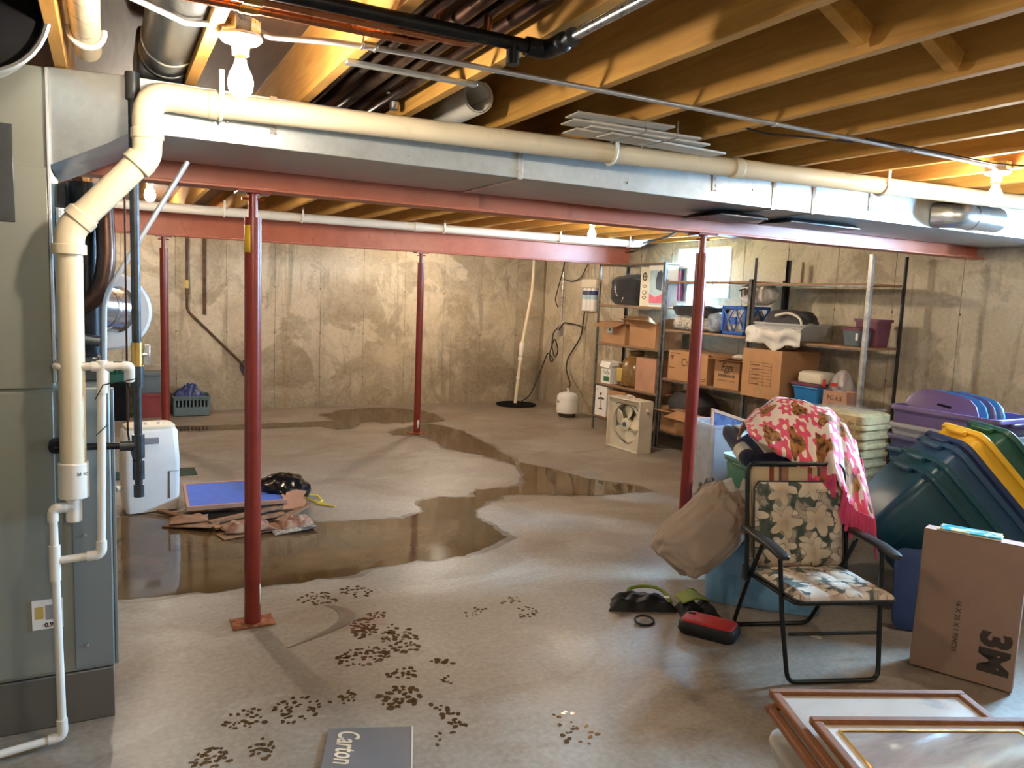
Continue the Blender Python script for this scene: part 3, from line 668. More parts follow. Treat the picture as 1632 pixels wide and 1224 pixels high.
obj('coupling', MB().tube([(-.116, PY, 1.02), (-.117, PY, .895)], r + .004, 24), 'pvc_white', t, bevel=.004)
run((-.117, PY, .90), (-.118, PY, .81), rr=.025, mat='pvc_white', bevel=.004)
text_part('size_mark', 'SCH 40', .016, 'ink', t, frame((-.096, PY - .0455, .985), (1, 0, 0), (0, 0, 1)))
for x in (.365, 1.97, 3.62, 4.9):
    z = z_at(x); PY = y_at(x); m = MB()
    a0, a1 = -.3, PI + .3
    pts = [(x, PY + (r + .006) * math.cos(a), z - (r + .006) * math.sin(a)) for a in [a0 + (a1 - a0) * i / 12 for i in range(13)]]
    m.tube(pts, .007, 6); m.box2((x - .009, PY - r - .008, z), (x + .009, PY - r - .003, JZ + .03))
    obj('pipe_hanger', m, 'pvc_white', t)
PY = 3.0
# --- condensate drain in small white pipe
t = thing('condensate_drain', 'thin white plastic condensate drain zigzagging down the front of the furnace', 'pipe')
def sp(pts, nm='pipe_section', rr=.0135, bend=0): obj(nm, MB().tube(pts, rr, 16, bend=bend), 'pvc_white', t)
QY = 2.985
sp([(-.16, 3.12, 1.352), (-.16, QY, 1.352), (.055, QY, 1.352)], bend=.03); sp([(.04, QY, 1.352), (.062, QY, 1.352), (.062, QY + .02, 1.30)], 'elbow', .0175, .02)
sp([(-.023, QY, 1.34), (-.036, QY, .71)]); sp([(-.022, QY, 1.372), (-.0225, QY, 1.26)], 'tee', .0175); sp([(-.055, QY, 1.352), (.012, QY, 1.352)], 'tee', .0172)
sp([(-.036, QY, .735), (-.036, QY, .686), (-.082, QY, .684)], 'elbow', .0178, .025); sp([(-.07, QY, .684), (-.165, QY, .68)])
sp([(-.178, QY, .735), (-.1785, QY, .61)], 'tee', .0178); sp([(-.18, QY, .84), (-.17, QY, .07)])
sp([(-.18, QY, .82), (-.18, QY, .865), (-.14, QY, .866)], 'elbow', .0178, .025); sp([(-.15, QY, .866), (-.119, QY, .866)])
sp([(-.171, QY, .10), (-.17, QY, .036), (-.215, QY - .005, .034)], 'elbow', .0178, .025); sp([(-.20, QY - .003, .034), (-.9, QY - .12, .02)], rr=.0135)
m = MB(); m.tube([(.085, QY - .017, 1.31), (-.02, QY - .017, 1.29), (-.045, QY - .016, 1.24)], .002, 6); m.tube([(-.01, QY - .016, 1.15), (-.045, QY - .016, 1.115)], .002, 6)
obj('tie_wire', m, 'wire', t)
# --- gas piping
t = thing('gas_pipe', 'black iron gas pipe dropping past the furnace to a tee and capped drip leg', 'pipe')
GX, GY = .088, 3.06
def gp(pts, nm='pipe_section', rr=.0125, mat='grey_iron', bend=0): obj(nm, MB().tube(pts, rr, 16, bend=bend), mat, t)
gp([(GX, GY, 2.34), (GX, GY, 1.42)], rr=.0155); gp([(GX, GY, 1.34), (GX, GY, .90)], rr=.0135); gp([(GX, GY, 2.36), (GX, GY, 2.27)], 'elbow', .024)
gp([(GX, GY, 1.43), (GX, GY, 1.31)], 'shutoff_valve', .019, 'brass'); obj('valve_handle', MB().box((GX + .032, GY, 1.385), (.022, .012, .075)).tube([(GX, GY, 1.385), (GX + .034, GY, 1.385)], .009, 10), 'steel', t, bevel=.003)
gp([(GX, GY, 1.345), (GX, GY, 1.27)], 'union', .022); gp([(GX, GY, 1.0), (GX, GY, .93)], 'union', .02)
gp([(GX, GY, 1.095), (GX, GY, 1.01)], 'tee', .0215); gp([(GX + .005, GY, 1.055), (GX - .06, GY, 1.056)], 'tee', .019)
gp([(GX - .03, GY, 1.056), (-.175, GY, 1.062)], rr=.0125, mat='black_iron'); gp([(-.17, GY, 1.062), (-.175, GY + .07, 1.062)], 'elbow', .023, 'black_iron')
gp([(GX, GY, .91), (GX, GY, .865)], 'cap', .018); gp([(GX, GY, 1.02), (GX, GY, .9)])
obj('copper_line', MB().tube([(GX - .03, GY + .02, 1.95), (GX - .033, GY + .02, 1.1), (GX - .02, GY + .02, 1.02), (GX - .012, GY + .01, .99)], .0035, 8), 'copper_dull', t)
# --- conduit leaning across
one('conduit', MB().tube([(.283, 3.30, 2.115), (-.012, 3.30, 1.585), (-.018, 3.30, 1.275)], .0095, 12, bend=.06), 'emt', 'thin bent steel conduit slanting down beside the furnace', 'conduit')
# --- ceiling conduit between the lamps
t = thing('ceiling_conduit', 'long thin steel conduit strung under the joists between the two front bulbs', 'conduit')
obj('tube', MB().tube([(.398, 2.37, 2.366), (.42, 2.36, 2.353), (.60, 2.28, 2.35), (.76, 2.26, 2.349), (1.9, 2.26, 2.349), (3.70, 2.27, 2.349), (3.80, 2.30, 2.345)], .0085, 10, bend=.08), 'emt', t)
obj('feed_cable', MB().tube([(.292, 2.38, 2.368), (.20, 2.36, 2.35), (.02, 2.20, 2.352), (-.3, 1.9, 2.352)], .008, 10), 'pvc_white', t)
for x in (.66, .70, 2.29, 3.1): obj('conduit_clip', MB().tube([(x, 2.26 + .017 * math.cos(a), 2.349 + .017 * math.sin(a) * .6) for a in [PI + PI * i / 8 for i in range(9)]], .004, 6), 'steel', t)
one('loose_cable', MB().tube([(2.30, 2.42, 2.36), (2.36, 2.36, 2.335), (2.5, 2.29, 2.33), (2.75, 2.275, 2.338)], .004, 8), 'grey_iron', 'short loose grey cable dangling along the ceiling conduit', 'cable')
one('loose_cable', MB().tube([(2.8, 2.25, 2.356), (3.2, 2.21, 2.345), (3.6, 2.20, 2.338), (3.95, 2.12, 2.345), (4.6, 1.9, 2.35), (5.2, 1.8, 2.352)], .004, 8), 'wire', 'dark cable sagging under the joists beside the right-hand bulb', 'cable')
# --- water pipes overhead
for i, (y, z, x0, x1, mat, lab) in enumerate(((2.10, 2.335, -1.6, .78, 'copper', 'bright copper water pipe crossing under the joists, nearest the left bulb'), (2.03, 2.335, -1.6, .90, 'copper', 'second copper water pipe crossing under the joists beside the first'))):
    t = thing('water_pipe', lab, 'pipe'); obj('tube', MB().tube([(x0, y, z), (x1, y, z), (x1 + .05, y, z + .03), (x1 + .05, y, z + .10)], .0115, 12, bend=.03), mat, t)
    obj('coupling', MB().tube([(.30, y, z), (.345, y, z)], .0145, 12), 'brass', t)
t = thing('iron_pipe', 'thick black iron pipe under the joists ending in an elbow and valve', 'pipe')
obj('tube', MB().tube([(-1.6, 1.92, 2.325), (1.06, 1.93, 2.325)], .0185, 14), 'black_iron', t)
obj('elbow', MB().tube([(1.02, 1.93, 2.325), (1.085, 1.93, 2.325), (1.085, 1.86, 2.325)], .026, 14, bend=.035), 'black_iron', t)
obj('valve', MB().lathe([(.018, 0), (.026, .005), (.026, .04), (.016, .05), (.016, .07), (.024, .075), (.024, .09)], 14, (1.085, 1.88, 2.325), Matrix.Rotation(PI / 2, 3, 'X')), 'grey_iron', t)
obj('riser', MB().tube([(1.085, 1.80, 2.325), (1.085, .4, 2.33)], .012, 12), 'steel', t)
obj('stub', MB().tube([(.98, 1.93, 2.325), (.98, 1.93, 2.27)], .018, 12), 'black_iron', t)
for i, x in enumerate((.745, .815, .885, .955, 1.02)):
    one('heating_tube', MB().tube([(x, 1.70, 2.415 + .012 * (i % 2)), (x, 3.66, 2.415 + .012 * (i % 2))], .0165 if i % 2 else .020, 12), 'copper_dull', '%s dull copper tube of the row lying between two joists above the roll' % ('leftmost', 'second from left', 'middle', 'fourth from left', 'rightmost')[i], 'pipe')
one('strap_bar', MB().box2((.668, 2.445, 2.345), (1.115, 2.475, 2.3585)), 'galv', 'flat perforated metal bar holding the copper tubes between two joists', 'bracket', bevel=.002)
one('shutoff_valve', MB().lathe([(.012, 0), (.02, .004), (.02, .03), (.01, .035), (.01, .055), (.024, .06), (.024, .068)], 12, (1.02, 3.03, 2.362)).tube([(.985, 3.03, 2.425), (1.055, 3.03, 2.435)], .007, 8), 'steel', 'small metal valve standing up beside the drain pipe near the rolled vinyl', 'valve')
# cream pipe at upper left with strap
t = thing('vent_pipe', 'short cream vent pipe running between joists above the furnace', 'pipe')
obj('tube', MB().tube([(-.05, 1.2, 2.42), (-.045, 3.08, 2.42)], .042, 20), 'pvc', t)
m = MB(); m.tube([(-.045 + .05 * math.cos(a), 2.86, 2.42 + .05 * math.sin(a)) for a in [PI * .95 + PI * 1.1 * i / 12 for i in range(13)]], .009, 6); obj('pipe_strap', m, 'pvc_white', t)
# second drain pipe at the back
t = thing('rear_drain_pipe', 'white plastic drain pipe hung in front of the far beam across the room', 'pipe')
zb = lambda x: 2.300 + .0035 * x
obj('tube', MB().tube([(-2.2, 7.55, zb(-2.2)), (5.55, 7.55, zb(5.55))], .042, 18), 'pvc_white', t)
obj('coupling', MB().tube([(2.78, 7.55, zb(2.78)), (2.88, 7.55, zb(2.8))], .048, 18), 'pvc_white', t)
obj('end_cap', MB().tube([(5.50, 7.55, zb(5.5)), (5.62, 7.55, zb(5.6) + .01), (5.72, 7.55, zb(5.6) + .04)], [.046, .046, .03], 18), 'pvc_white', t)
for x in (.95, 1.65, 3.1, 4.5, 5.45):
    z = zb(x); m = MB(); m.tube([(x, 7.55 + .048 * math.cos(a), z - .048 * math.sin(a)) for a in [-.2 + (PI + .4) * i / 10 for i in range(11)]], .007, 6); m.box2((x - .01, 7.497, z), (x + .01, 7.503, JZ + .04)); obj('pipe_hanger', m, 'pvc_white', t)
one('black_hose', MB().tube([(5.6, 7.45, 2.325), (5.2, 6.5, 2.325), (4.4, 5.2, 2.335), (3.5, 4.2, 2.345), (3.2, 3.95, 2.348)], .013, 10, bend=.3), 'wire', 'black hose running under the joists from the far drain pipe to the right post', 'hose')
t = thing('rear_copper_pipe', 'thin copper pipe under the joists beyond the near beam', 'pipe'); obj('tube', MB().tube([(.4, 4.6, 2.345), (4.2, 4.6, 2.345)], .010, 10), 'copper', t)
obj('clip', MB().tube([(1.9, 4.6, 2.33), (1.9, 4.6, 2.36)], .013, 8), 'brass', t)
# ================================================================== LAMPS
def lamp(x, y, label, mat='bulb'):
    t = thing('ceiling_lamp', label, 'lamp', (x, y, JZ + .03), 0, 'bare ceiling bulbs')
    oc = [(.052 / math.cos(PI / 8) * math.cos(PI / 8 + PI / 4 * i), .052 / math.cos(PI / 8) * math.sin(PI / 8 + PI / 4 * i)) for i in range(8)]
    obj('junction_box', MB().prism(oc, .04, Matrix.Translation((0, 0, -.041))), 'steel', t, bevel=.002)
    obj('lampholder', MB().lathe([(.058, -.042), (.060, -.050), (.050, -.060), (.026, -.066), (.023, -.095), (.019, -.095)], 28), 'porcelain', t)
    obj('bulb_neck', MB().lathe([(.014, -.096), (.0145, -.108)], 16), 'brass', t)
    obj('bulb', MB().lathe([(.0145, -.107), (.018, -.123), (.029, -.145), (.0345, -.166), (.033, -.187), (.024, -.203), (.010, -.211), (.001, -.212)], 20), mat, t)
lamp(.345, 2.38, 'glowing bare bulb in white lampholder near the furnace'); lamp(3.86, 2.33, 'glowing bare bulb in white lampholder above the trunk duct at right')
lamp(.26, 5.78, 'glowing bare bulb behind the slanting conduit, beyond the near beam at left', 'bulb_mid'); lamp(3.86, 5.9, 'glowing bare bulb beyond the near beam, above the far shelves side', 'bulb_mid')
lamp(3.86, 9.25, 'glowing bare bulb hidden behind the far beam, right side', 'bulb_far'); lamp(.26, 9.25, 'unseen bare bulb added as fill behind the far beam, left side', 'bulb_dim')  # the left one is an unseen bulb added for more fill at the back
# unseen bulbs added behind the viewer to fill the fronts of things
lamp(.35, -1.1, 'unseen bare bulb added as front fill behind the viewer, furnace side', 'bulb_dim'); lamp(3.86, -1.1, 'unseen bare bulb added as front fill behind the viewer, tote side', 'bulb_dim')

# ================================================================== FURNACE CORNER
FY = 3.13
t = thing('furnace', 'tall dark grey furnace cabinet at the left edge on a low plinth', 'furnace', (0, 0, 0))
obj('plinth', MB().box2((-.80, FY - .004, 0), (-.004, 3.70, .197)), 'plinth', t, bevel=.004)
obj('lower_cabinet', MB().box2((-.78, FY, .2), (0, 3.70, 1.262)), 'furnace', t, bevel=.006)
obj('upper_cabinet', MB().box2((-.78, FY, 1.265), (-.172, 3.70, 2.352)), 'furnace', t, bevel=.004)
obj('vestibule_back', MB().box2((-.172, 3.60, 1.263), (-.02, 3.70, 2.02)), 'black_iron', t)
obj('front_panel', MB().box2((-.77, FY - .010, 1.262), (-.176, FY - .0005, 2.02)), 'furnace', t, bevel=.003)
obj('front_panel', MB().box2((-.77, FY - .008, .215), (-.178, FY - .0005, 1.25)), 'furnace', t, bevel=.003)
obj('side_panel', MB().box2((-.13, FY - .006, .21), (-.004, FY - .0005, 1.25)), 'furnace_blue', t, bevel=.004)
obj('edge_trim', MB().box2((-.176, FY - .014, 1.28), (-.166, FY, 2.35)), 'emt', t, bevel=.002)
obj('side_strip', MB().box2((0, FY + .002, .205), (.012, FY + .06, 1.255)), 'furnace_blue', t, bevel=.003)
obj('inspection_cover', MB().box2((-.50, FY - .016, 1.83), (-.272, FY - .0105, 2.15)), 'galv_dark', t, bevel=.002)
obj('rating_label', MB().box2((-.262, FY - .0105, .385), (-.165, FY - .0085, .495)), 'white', t)
obj('label_photo', MB().box2((-.252, FY - .0112, .425), (-.226, FY - .0106, .47)), 'label_yellow', t)
obj('label_print', MB().box2((-.220, FY - .0112, .42), (-.19, FY - .0106, .475)), 'tote_grey', t)
text_part('label_number', '0.96', .022, 'ink', t, frame((-.205, FY - .0112, .40), (1, 0, 0), (0, 0, 1)), bold=.0006)
for z in (.30, .72, 1.18): obj('panel_screw', MB().lathe([(.007, 0), (.006, .004)], 10, (-.09, FY - .006, z), Matrix.Rotation(PI / 2, 3, 'X')), 'steel', t)
# flue and burner tubes in the open vestibule
t = thing('flue_pipe', 'dark flue elbow and tubes standing in the open side of the furnace', 'pipe', (0, 0, 0))
obj('flue', MB().tube([(-.075, 3.50, 1.27), (-.075, 3.50, 2.02)], .058, 20), 'black_iron', t)
obj('elbow', MB().tube([(-.13, 3.42, 1.52), (-.03, 3.40, 1.58), (.0, 3.40, 1.72), (-.01, 3.42, 1.98)], .034, 14, bend=.09), 'copper_dull', t)
obj('collar', MB().lathe([(.040, 0), (.044, .01), (.044, .05), (.040, .06)], 18, (-.16, 3.30, 1.63), R90), 'galv_shiny', t)
obj('manifold', MB().tube([(-.15, 3.28, 1.30), (-.15, 3.28, 1.90)], .016, 12), 'steel', t)
obj('cross_tube', MB().tube([(-.165, 3.24, 1.44), (-.03, 3.24, 1.42)], .020, 12), 'galv_dark', t)
obj('draft_box', MB().box2((-.16, 3.30, 1.264), (-.03, 3.44, 1.36)), 'galv_dark', t, bevel=.01)
# round exhaust drum beyond the furnace with silver duct
t = thing('exhaust_drum', 'blue drum with a round white face and silver duct behind the furnace pipes', 'fan', (0, 0, 0))
ax = Vector((-.10, -.97, 0)).normalized(); Rm = ax.to_track_quat('Z', 'Y').to_matrix(); c = Vector((.0, 5.05, 1.47))
obj('drum', MB().lathe([(.20, -.34), (.215, -.30), (.215, -.02), (.20, -.01)], 36, c, Rm), 'drum_blue', t)
obj('face', MB().lathe([(.225, -.03), (.23, -.01), (.215, .012), (.10, .03), (.09, .03)], 36, c, Rm), 'white', t)
dd = (Vector((-.14, 4.72, 1.50)) - Vector((.10, 4.98, 1.455))).normalized()
obj('duct', MB().tube([Vector((.045, 5.0, 1.48)), Vector((.03, 4.985, 1.482)), Vector((-.13, 4.78, 1.505)), Vector((-.42, 4.5, 1.55))], [.135, .122, .12, .12], 28), 'galv_shiny', t)
obj('duct_ring', MB().tube([Vector((-.03, 4.91, 1.489)), Vector((-.045, 4.89, 1.491))], .126, 28), 'steel', t)
obj('ceiling_strap', MB().box2((-.20, 5.2, 1.68), (-.17, 5.204, JZ)), 'steel', t)
obj('port', MB().lathe([(.012, 0), (.012, .004)], 12, c + Rm @ Vector((-.0, 0, 0)) + Vector((.165, -.02, -.02)), Rm), 'ink', t)
# ---- dehumidifier
t = thing('dehumidifier', 'white portable dehumidifier standing at the edge of the large puddle', 'dehumidifier', (.245, 6.04, 0), .12)
obj('body', MB().loft([rrect(.34, .24, .03, .012), rrect(.365, .25, .035, .12), rrect(.375, .255, .04, .36), rrect(.355, .25, .05, .585), rrect(.33, .23, .05, .605)]), 'white', t, ang=50)
obj('control_deck', MB().loft([rrect(.33, .23, .05, .606), rrect(.325, .225, .05, .625), rrect(.29, .19, .05, .636)]), 'cream', t, ang=50)
for x in (-.02, .06): obj('knob', MB().lathe([(.018, 0), (.016, .012)], 16, (x, -.04, .636)), 'offwhite', t)
obj('grip_recess', MB().box2((-.055, -.133, .505), (.045, -.122, .552)), 'tote_grey', t, bevel=.006)
obj('water_gauge', MB().box2((.105, -.134, .10), (.11, -.124, .30)), 'ink', t)
obj('tank_seam', MB().box2((.11, -.1325, .297), (.172, -.124, .30)), 'tote_grey', t)
obj('hose_stub', MB().tube([(-.185, -.05, .20), (-.235, -.09, .195)], .02, 12), 'cream', t)
for x in (-.13, .13):
    for y in (-.08, .08): obj('caster', MB().lathe([(.016, 0), (.016, .013)], 12, (x, y, 0)), 'ink', t)
one('power_cord', MB().tube([(.02, 5.86, .03), (.015, 5.80, .07), (-.02, 5.74, .04), (-.05, 5.78, .006), (-.2, 5.9, .006), (-.5, 6.0, .006)], .004, 8, bend=.05), 'wire', 'black power cord looping at the foot of the dehumidifier', 'cord')
# ---- debris heap
one('floor_mat', MB().box2((-.15, 7.02, .0002), (.66, 7.30, .008)), 'mat_green', 'dark green mat lying on the floor behind the dehumidifier', 'mat', bevel=.002)
t = thing('foam_board', 'blue foam panel edged with pale wood lying on the wet debris heap', 'panel', (0, 0, 0))
T = frame((.46, 5.65, .075), (.62, -.02, 0), (.22, .52, .03))
m = MB(); m.add([T @ Vector((.02, .02, .002)), T @ Vector((.66, .02, .002)), T @ Vector((.66, .55, .002)), T @ Vector((.02, .55, .002)), T @ Vector((.02, .02, .016)), T @ Vector((.66, .02, .016)), T @ Vector((.66, .55, .016)), T @ Vector((.02, .55, .016))], [(3, 2, 1, 0), (4, 5, 6, 7), (0, 1, 5, 4), (1, 2, 6, 5), (2, 3, 7, 6), (3, 0, 4, 7)])
obj('foam_sheet', m, 'bluefoam', t)
for a, b in (((0, 0), (.68, .02)), ((0, .55), (.68, .57)), ((0, .02), (.02, .55)), ((.66, .02), (.68, .55))):
    m = MB(); v = [T @ Vector((x, y, z)) for z in (-.006, .022) for x, y in ((a[0], a[1]), (b[0], a[1]), (b[0], b[1]), (a[0], b[1]))]
    m.add(v, [(3, 2, 1, 0), (4, 5, 6, 7), (0, 1, 5, 4), (1, 2, 6, 5), (2, 3, 7, 6), (3, 0, 4, 7)]); obj('edge_strip', m, 'cardboard_pink', t)
def plank(a, b, w, h, mat, label, cat='board', roll=0):
    a, b = Vector(a), Vector(b); L = (b - a).length
    T = frame(a, b - a, Vector((-(b - a).y, (b - a).x, roll)))
    m = MB().box((L / 2, 0, h / 2), (L, w, h)); m.v = [tuple(T @ Vector((v[0], v[1] + .012 * noise.noise(Vector((v[0] * 9, v[1] * 30, 0))), v[2]))) for v in m.v]
    return one('debris_board', m, mat, label, cat, group='wet debris heap', bevel=.002)
plank((.30, 5.93, .006), (.62, 5.42, .012), .045, .018, 'wet_wood', 'narrow wet strip slanting from the dehumidifier under the blue panel')
plank((.34, 5.60, .004), (.62, 5.38, .03), .16, .008, 'wet_wood', 'warped brown veneer sheet at the left tip of the debris heap')
plank((.58, 5.42, .03), (1.14, 5.66, .035), .05, .02, 'wet_wood', 'pale trim strip crossing the debris heap below the blue panel')
plank((.60, 5.33, .02), (1.10, 5.52, .022), .06, .014, 'wet_wood', 'second trim strip in front of the pale one on the debris heap')
plank((.62, 5.18, .004), (1.02, 5.28, .014), .15, .006, 'cardboard_dark', 'soggy flat cardboard piece at the front of the debris heap')
plank((1.02, 5.36, .012), (1.30, 5.62, .04), .055, .018, 'wet_wood', 'short trim strip right of the near post in the debris heap')
plank((.95, 5.14, .004), (1.24, 5.17, .02), .09, .008, 'clothes_dark', 'dark ribbed scrap at the front right of the debris heap')
def rag(c, a, b, h, mat, label, name='rag', cat='rag', seed=0, nu=22, nv=18, group='wet debris heap', rz=0):
    m = MB()
    def fn(u, v):
        x, y = (u * 2 - 1), (v * 2 - 1); rr = min(1, max(abs(x), abs(y)))
        d = Vector((x, y, seed * 3.1))
        z = h * (1 - rr ** 3) * (.55 + .75 * abs(noise.noise(d * 2.1))) + .004
        k = 1 + .25 * noise.noise(Vector((x * 1.5, y * 1.5, seed + 9)))
        return (a * x * k, b * y * k, max(.003, z))
    m.grid(nu, nv, fn); o = one(name, m, mat, label, cat, c, rz, group=group, solid=.004); return o
rag((.80, 5.27, .02), .16, .09, .055, 'rags', 'brown and red crumpled wet rag left of the near post', seed=1)
rag((1.13, 5.26, .01), .11, .08, .075, 'rags', 'brown crumpled wet rag right of the near post', seed=2)
rag((.47, 5.56, .03), .12, .08, .03, 'cardboard_dark', 'flattened soggy brown paper by the dehumidifier', seed=5)
t = thing('cardboard_scrap', 'torn pale cardboard scrap leaning on the black trash bag', 'cardboard', (0, 0, 0))
T = frame((1.10, 5.60, .03), (.20, -.05, .02), (.10, .17, .12)); pl = [(0, 0), (.15, -.01), (.17, .06), (.15, .11), (.175, .16), (.10, .19), (.03, .17)]
obj('sheet', MB().prism(pl, .004, T), 'cardboard_pink', t)
t = thing('trash_bag', 'small shiny black trash bag with yellow drawstrings on the debris heap', 'bag', (1.17, 5.93, 0))
m = MB()
def tb(u, v):
    th, ph = 2 * PI * u, PI * v
    d = Vector((math.sin(ph) * math.cos(th), math.sin(ph) * math.sin(th), math.cos(ph)))
    k = 1 + .16 * noise.noise(d * 2.6) + .07 * noise.noise(d * 7)
    return (.20 * d.x * k, .16 * d.y * k, max(.004, .095 + .125 * d.z * k))
m.grid(40, 24, tb); obj('sack', m, 'blackplastic', t)
obj('drawstring', MB().tube([(.15, -.02, .05), (.25, -.05, .04), (.27, -.14, .02), (.22, -.18, .012), (.33, -.29, .008)], [.008, .008, .007, .007, .006], 8), 'yellow', t)
obj('drawstring', MB().tube([(.14, -.06, .04), (.22, -.15, .02), (.27, -.22, .012), (.31, -.27, .008)], .007, 8), 'yellow', t)
# ---- crates against the back wall at left
def crate(name, label, cat, c, s, mat, slots, rz=0, axis=-1):
    t = thing(name, label, cat, c, rz); w, d, h = s
    m = MB()
    m.box((0, 0, .006), (w, d, .012))
    for sx in (-1, 1): m.box((sx * (w / 2 - .006), 0, h / 2), (.012, d, h))
    m.box((0, d / 2 - .006, h / 2), (w - .024, .012, h))
    m.box((0, -d / 2 + .006, h * .225), (w - .024, .012, h * .45)); m.box((0, -d / 2 + .006, h * .90), (w - .024, .012, h * .20))
    obj('basket', m, mat, t, bevel=.003)
    for i in range(slots + 1):
        x = -w / 2 + .02 + (w - .04) * i / slots; obj('slat', MB().box((x, -d / 2 + .006, h * .625), (.018, .012, h * .35)), mat, t)
    obj('rim', MB().loft([rrect(w + .02, d + .02, .02, h - .02), rrect(w + .02, d + .02, .02, h), rrect(w - .02, d - .02, .02, h), rrect(w - .02, d - .02, .02, h - .02)], False, False), mat, t)
    return t
crate('storage_crate', 'slotted grey plastic crate on the floor against the back wall', 'crate', (.90, 10.38, 0), (.42, .34, .25), 'crate_grey', 9)
t = rag((.88, 10.38, .21), .17, .13, .20, 'drum_blue', 'dark blue cloth bundle heaped in the grey crate by the back wall', 'cloth_bundle', 'cloth', 4, group=None)
one('storage_tote', MB().loft([rrect(.30, .30, .03, .002), rrect(.34, .34, .04, .27), rrect(.37, .37, .04, .27), rrect(.37, .37, .04, .30), rrect(.32, .32, .03, .30), rrect(.28, .28, .03, .02)], True, True), 'tote_red', 'small dull red tote on the floor behind the far-left post', 'tote', (.43, 10.36, 0))
one('storage_box', MB().loft([rrect(.33, .30, .03, .302), rrect(.36, .33, .03, .52), rrect(.38, .35, .03, .52), rrect(.38, .35, .03, .55)]), 'tote_slate', 'slate grey box stacked on the red tote at the back wall', 'tote', (.43, 10.36, 0))
one('floor_speaker', MB().box2((-.16, 10.05, 0), (.20, 10.42, .45)), 'dark', 'black cabinet under the green basket near the back wall', 'cabinet', bevel=.01)
crate('laundry_basket', 'dark green slotted laundry basket on the black cabinet at the back', 'basket', (.03, 10.22, .452), (.42, .34, .22), 'crate_green', 8)
# rust-coloured service pipe on the back wall
t = thing('service_pipe', 'rusty thin pipe running down the back wall and slanting to a plugged hole', 'pipe')
obj('tube', MB().tube([(.89, 10.60, 2.355), (.885, 10.60, 1.30), (1.60, 10.60, .57), (1.60, 10.632, .56)], .017, 12, bend=.06), 'rust_pipe', t)
obj('sleeve', MB().tube([(.888, 10.60, 1.68), (.887, 10.60, 1.58)], .021, 12), 'label_yellow', t); obj('union', MB().tube([(.887, 10.60, 1.58), (.887, 10.60, 1.50)], .024, 12), 'rust_pipe', t)
one('pipe_chase', MB().box2((1.075, 10.63, 1.25), (1.12, 10.648, 2.58)), 'rust_pipe', 'dark narrow metal strip fixed to the back wall beside the rusty pipe', 'strip', bevel=.003)
# ================================================================== SUMP, TANK, FILTERS
t = thing('sump_pit', 'round dark sump cover sunk in the back corner of the floor', 'sump', (5.47, 10.22, 0))
obj('cover', MB().lathe([(.30, .001), (.31, .012), (.30, .022), (.25, .018), (.01, .016)], 32), 'dark', t)
t = thing('sump_discharge', 'leaning white plastic sump pipe rising from the floor pit in the corner', 'pipe')
q = [Vector((5.50, 10.30, .018)), Vector((5.60, 10.33, .95)), Vector((5.77, 10.40, 1.72)), Vector((5.80, 10.42, 2.36))]
obj('pipe_section', MB().tube(q, .026, 16, bend=.1), 'pvc', t)
L = lambda u: q[0].lerp(q[1], u)
obj('check_valve', MB().tube([L(.78), L(.84), L(.9), L(.98), L(1.0)], [.036, .036, .046, .046, .034], 16), 'pvc_white', t); obj('coupling', MB().tube([L(.70), L(.76)], .04, 16), 'pvc_white', t); obj('coupling', MB().tube([L(.40), L(.44)], .034, 16), 'pvc_white', t)
obj('clamp', MB().tube([L(.765), L(.775)], .038, 16), 'steel', t)
t = thing('water_tank', 'small white round pressure tank on a dark foot by the right wall', 'tank', (5.66, 9.05, 0))
obj('shell', MB().lathe([(.10, .045), (.145, .06), (.152, .10), (.152, .235), (.150, .24), (.152, .245), (.150, .29), (.125, .325), (.06, .345), (.02, .35)], 32), 'white', t, ang=50)
obj('foot', MB().lathe([(.11, 0), (.12, .01), (.12, .04), (.08, .05)], 24), 'ink', t); obj('valve', MB().lathe([(.014, .345), (.014, .38), (.02, .385), (.02, .40)], 12), 'white', t)
obj('badge', MB().box((-.152, -.0, .215), (.004, .05, .025)), 'tote_grey', t)
t = thing('water_filter', 'three white filter cartridges with blue bands mounted on the right wall', 'filter', (6.1, 9.2, 0))
obj('bracket', MB().box2((-.10, -.19, 1.80), (-.004, .19, 1.93)), 'cream', t, bevel=.02)
for i, y in enumerate((-.11, 0, .11)):
    c_ = obj('cartridge', MB().lathe([(.03, 1.47), (.045, 1.48), (.047, 1.50), (.047, 1.76), (.035, 1.80)], 20, (-.06, y, 0)), 'white', t)
    obj('band', MB().lathe([(.0475, 1.70), (.048, 1.70), (.048, 1.76), (.0475, 1.76)], 20, (-.06, y, 0)), 'print_blue' if i else 'drum_blue', c_); obj('band', MB().lathe([(.0475, 1.64), (.048, 1.64), (.048, 1.695), (.0475, 1.695)], 20, (-.06, y, 0)), 'print_sky', c_)
one('cable', MB().tube([(6.03, 9.30, 1.48), (6.07, 9.42, 1.1), (6.06, 9.75, .75), (6.02, 9.72, .6), (5.85, 9.3, .42), (5.67, 9.05, .40)], .010, 8, bend=.1), 'wire', 'black tube drooping from the wall filters to the white tank', 'cable')
t = thing('outlet_cords', 'wall conduit with an outlet and a tangle of black cords', 'outlet')
obj('conduit', MB().tube([(6.085, 10.02, 2.36), (6.085, 10.02, 1.30)], .011, 10), 'steel', t); obj('outlet_box', MB().box2((6.05, 9.98, 1.08), (6.098, 10.06, 1.24)), 'tote_grey', t, bevel=.004)
obj('cord', MB().tube([(6.04, 10.02, 1.2), (6.0, 10.10, 1.12), (6.03, 10.18, .9), (6.0, 10.02, .72), (6.02, 9.95, .85), (6.0, 10.05, 1.05), (6.01, 10.2, .8), (5.98, 10.12, .66), (5.97, 10.0, .70), (5.98, 10.2, .82), (5.9, 10.3, .45), (5.75, 10.3, .12), (5.55, 10.25, .03)], .009, 8, bend=.08), 'wire', t)
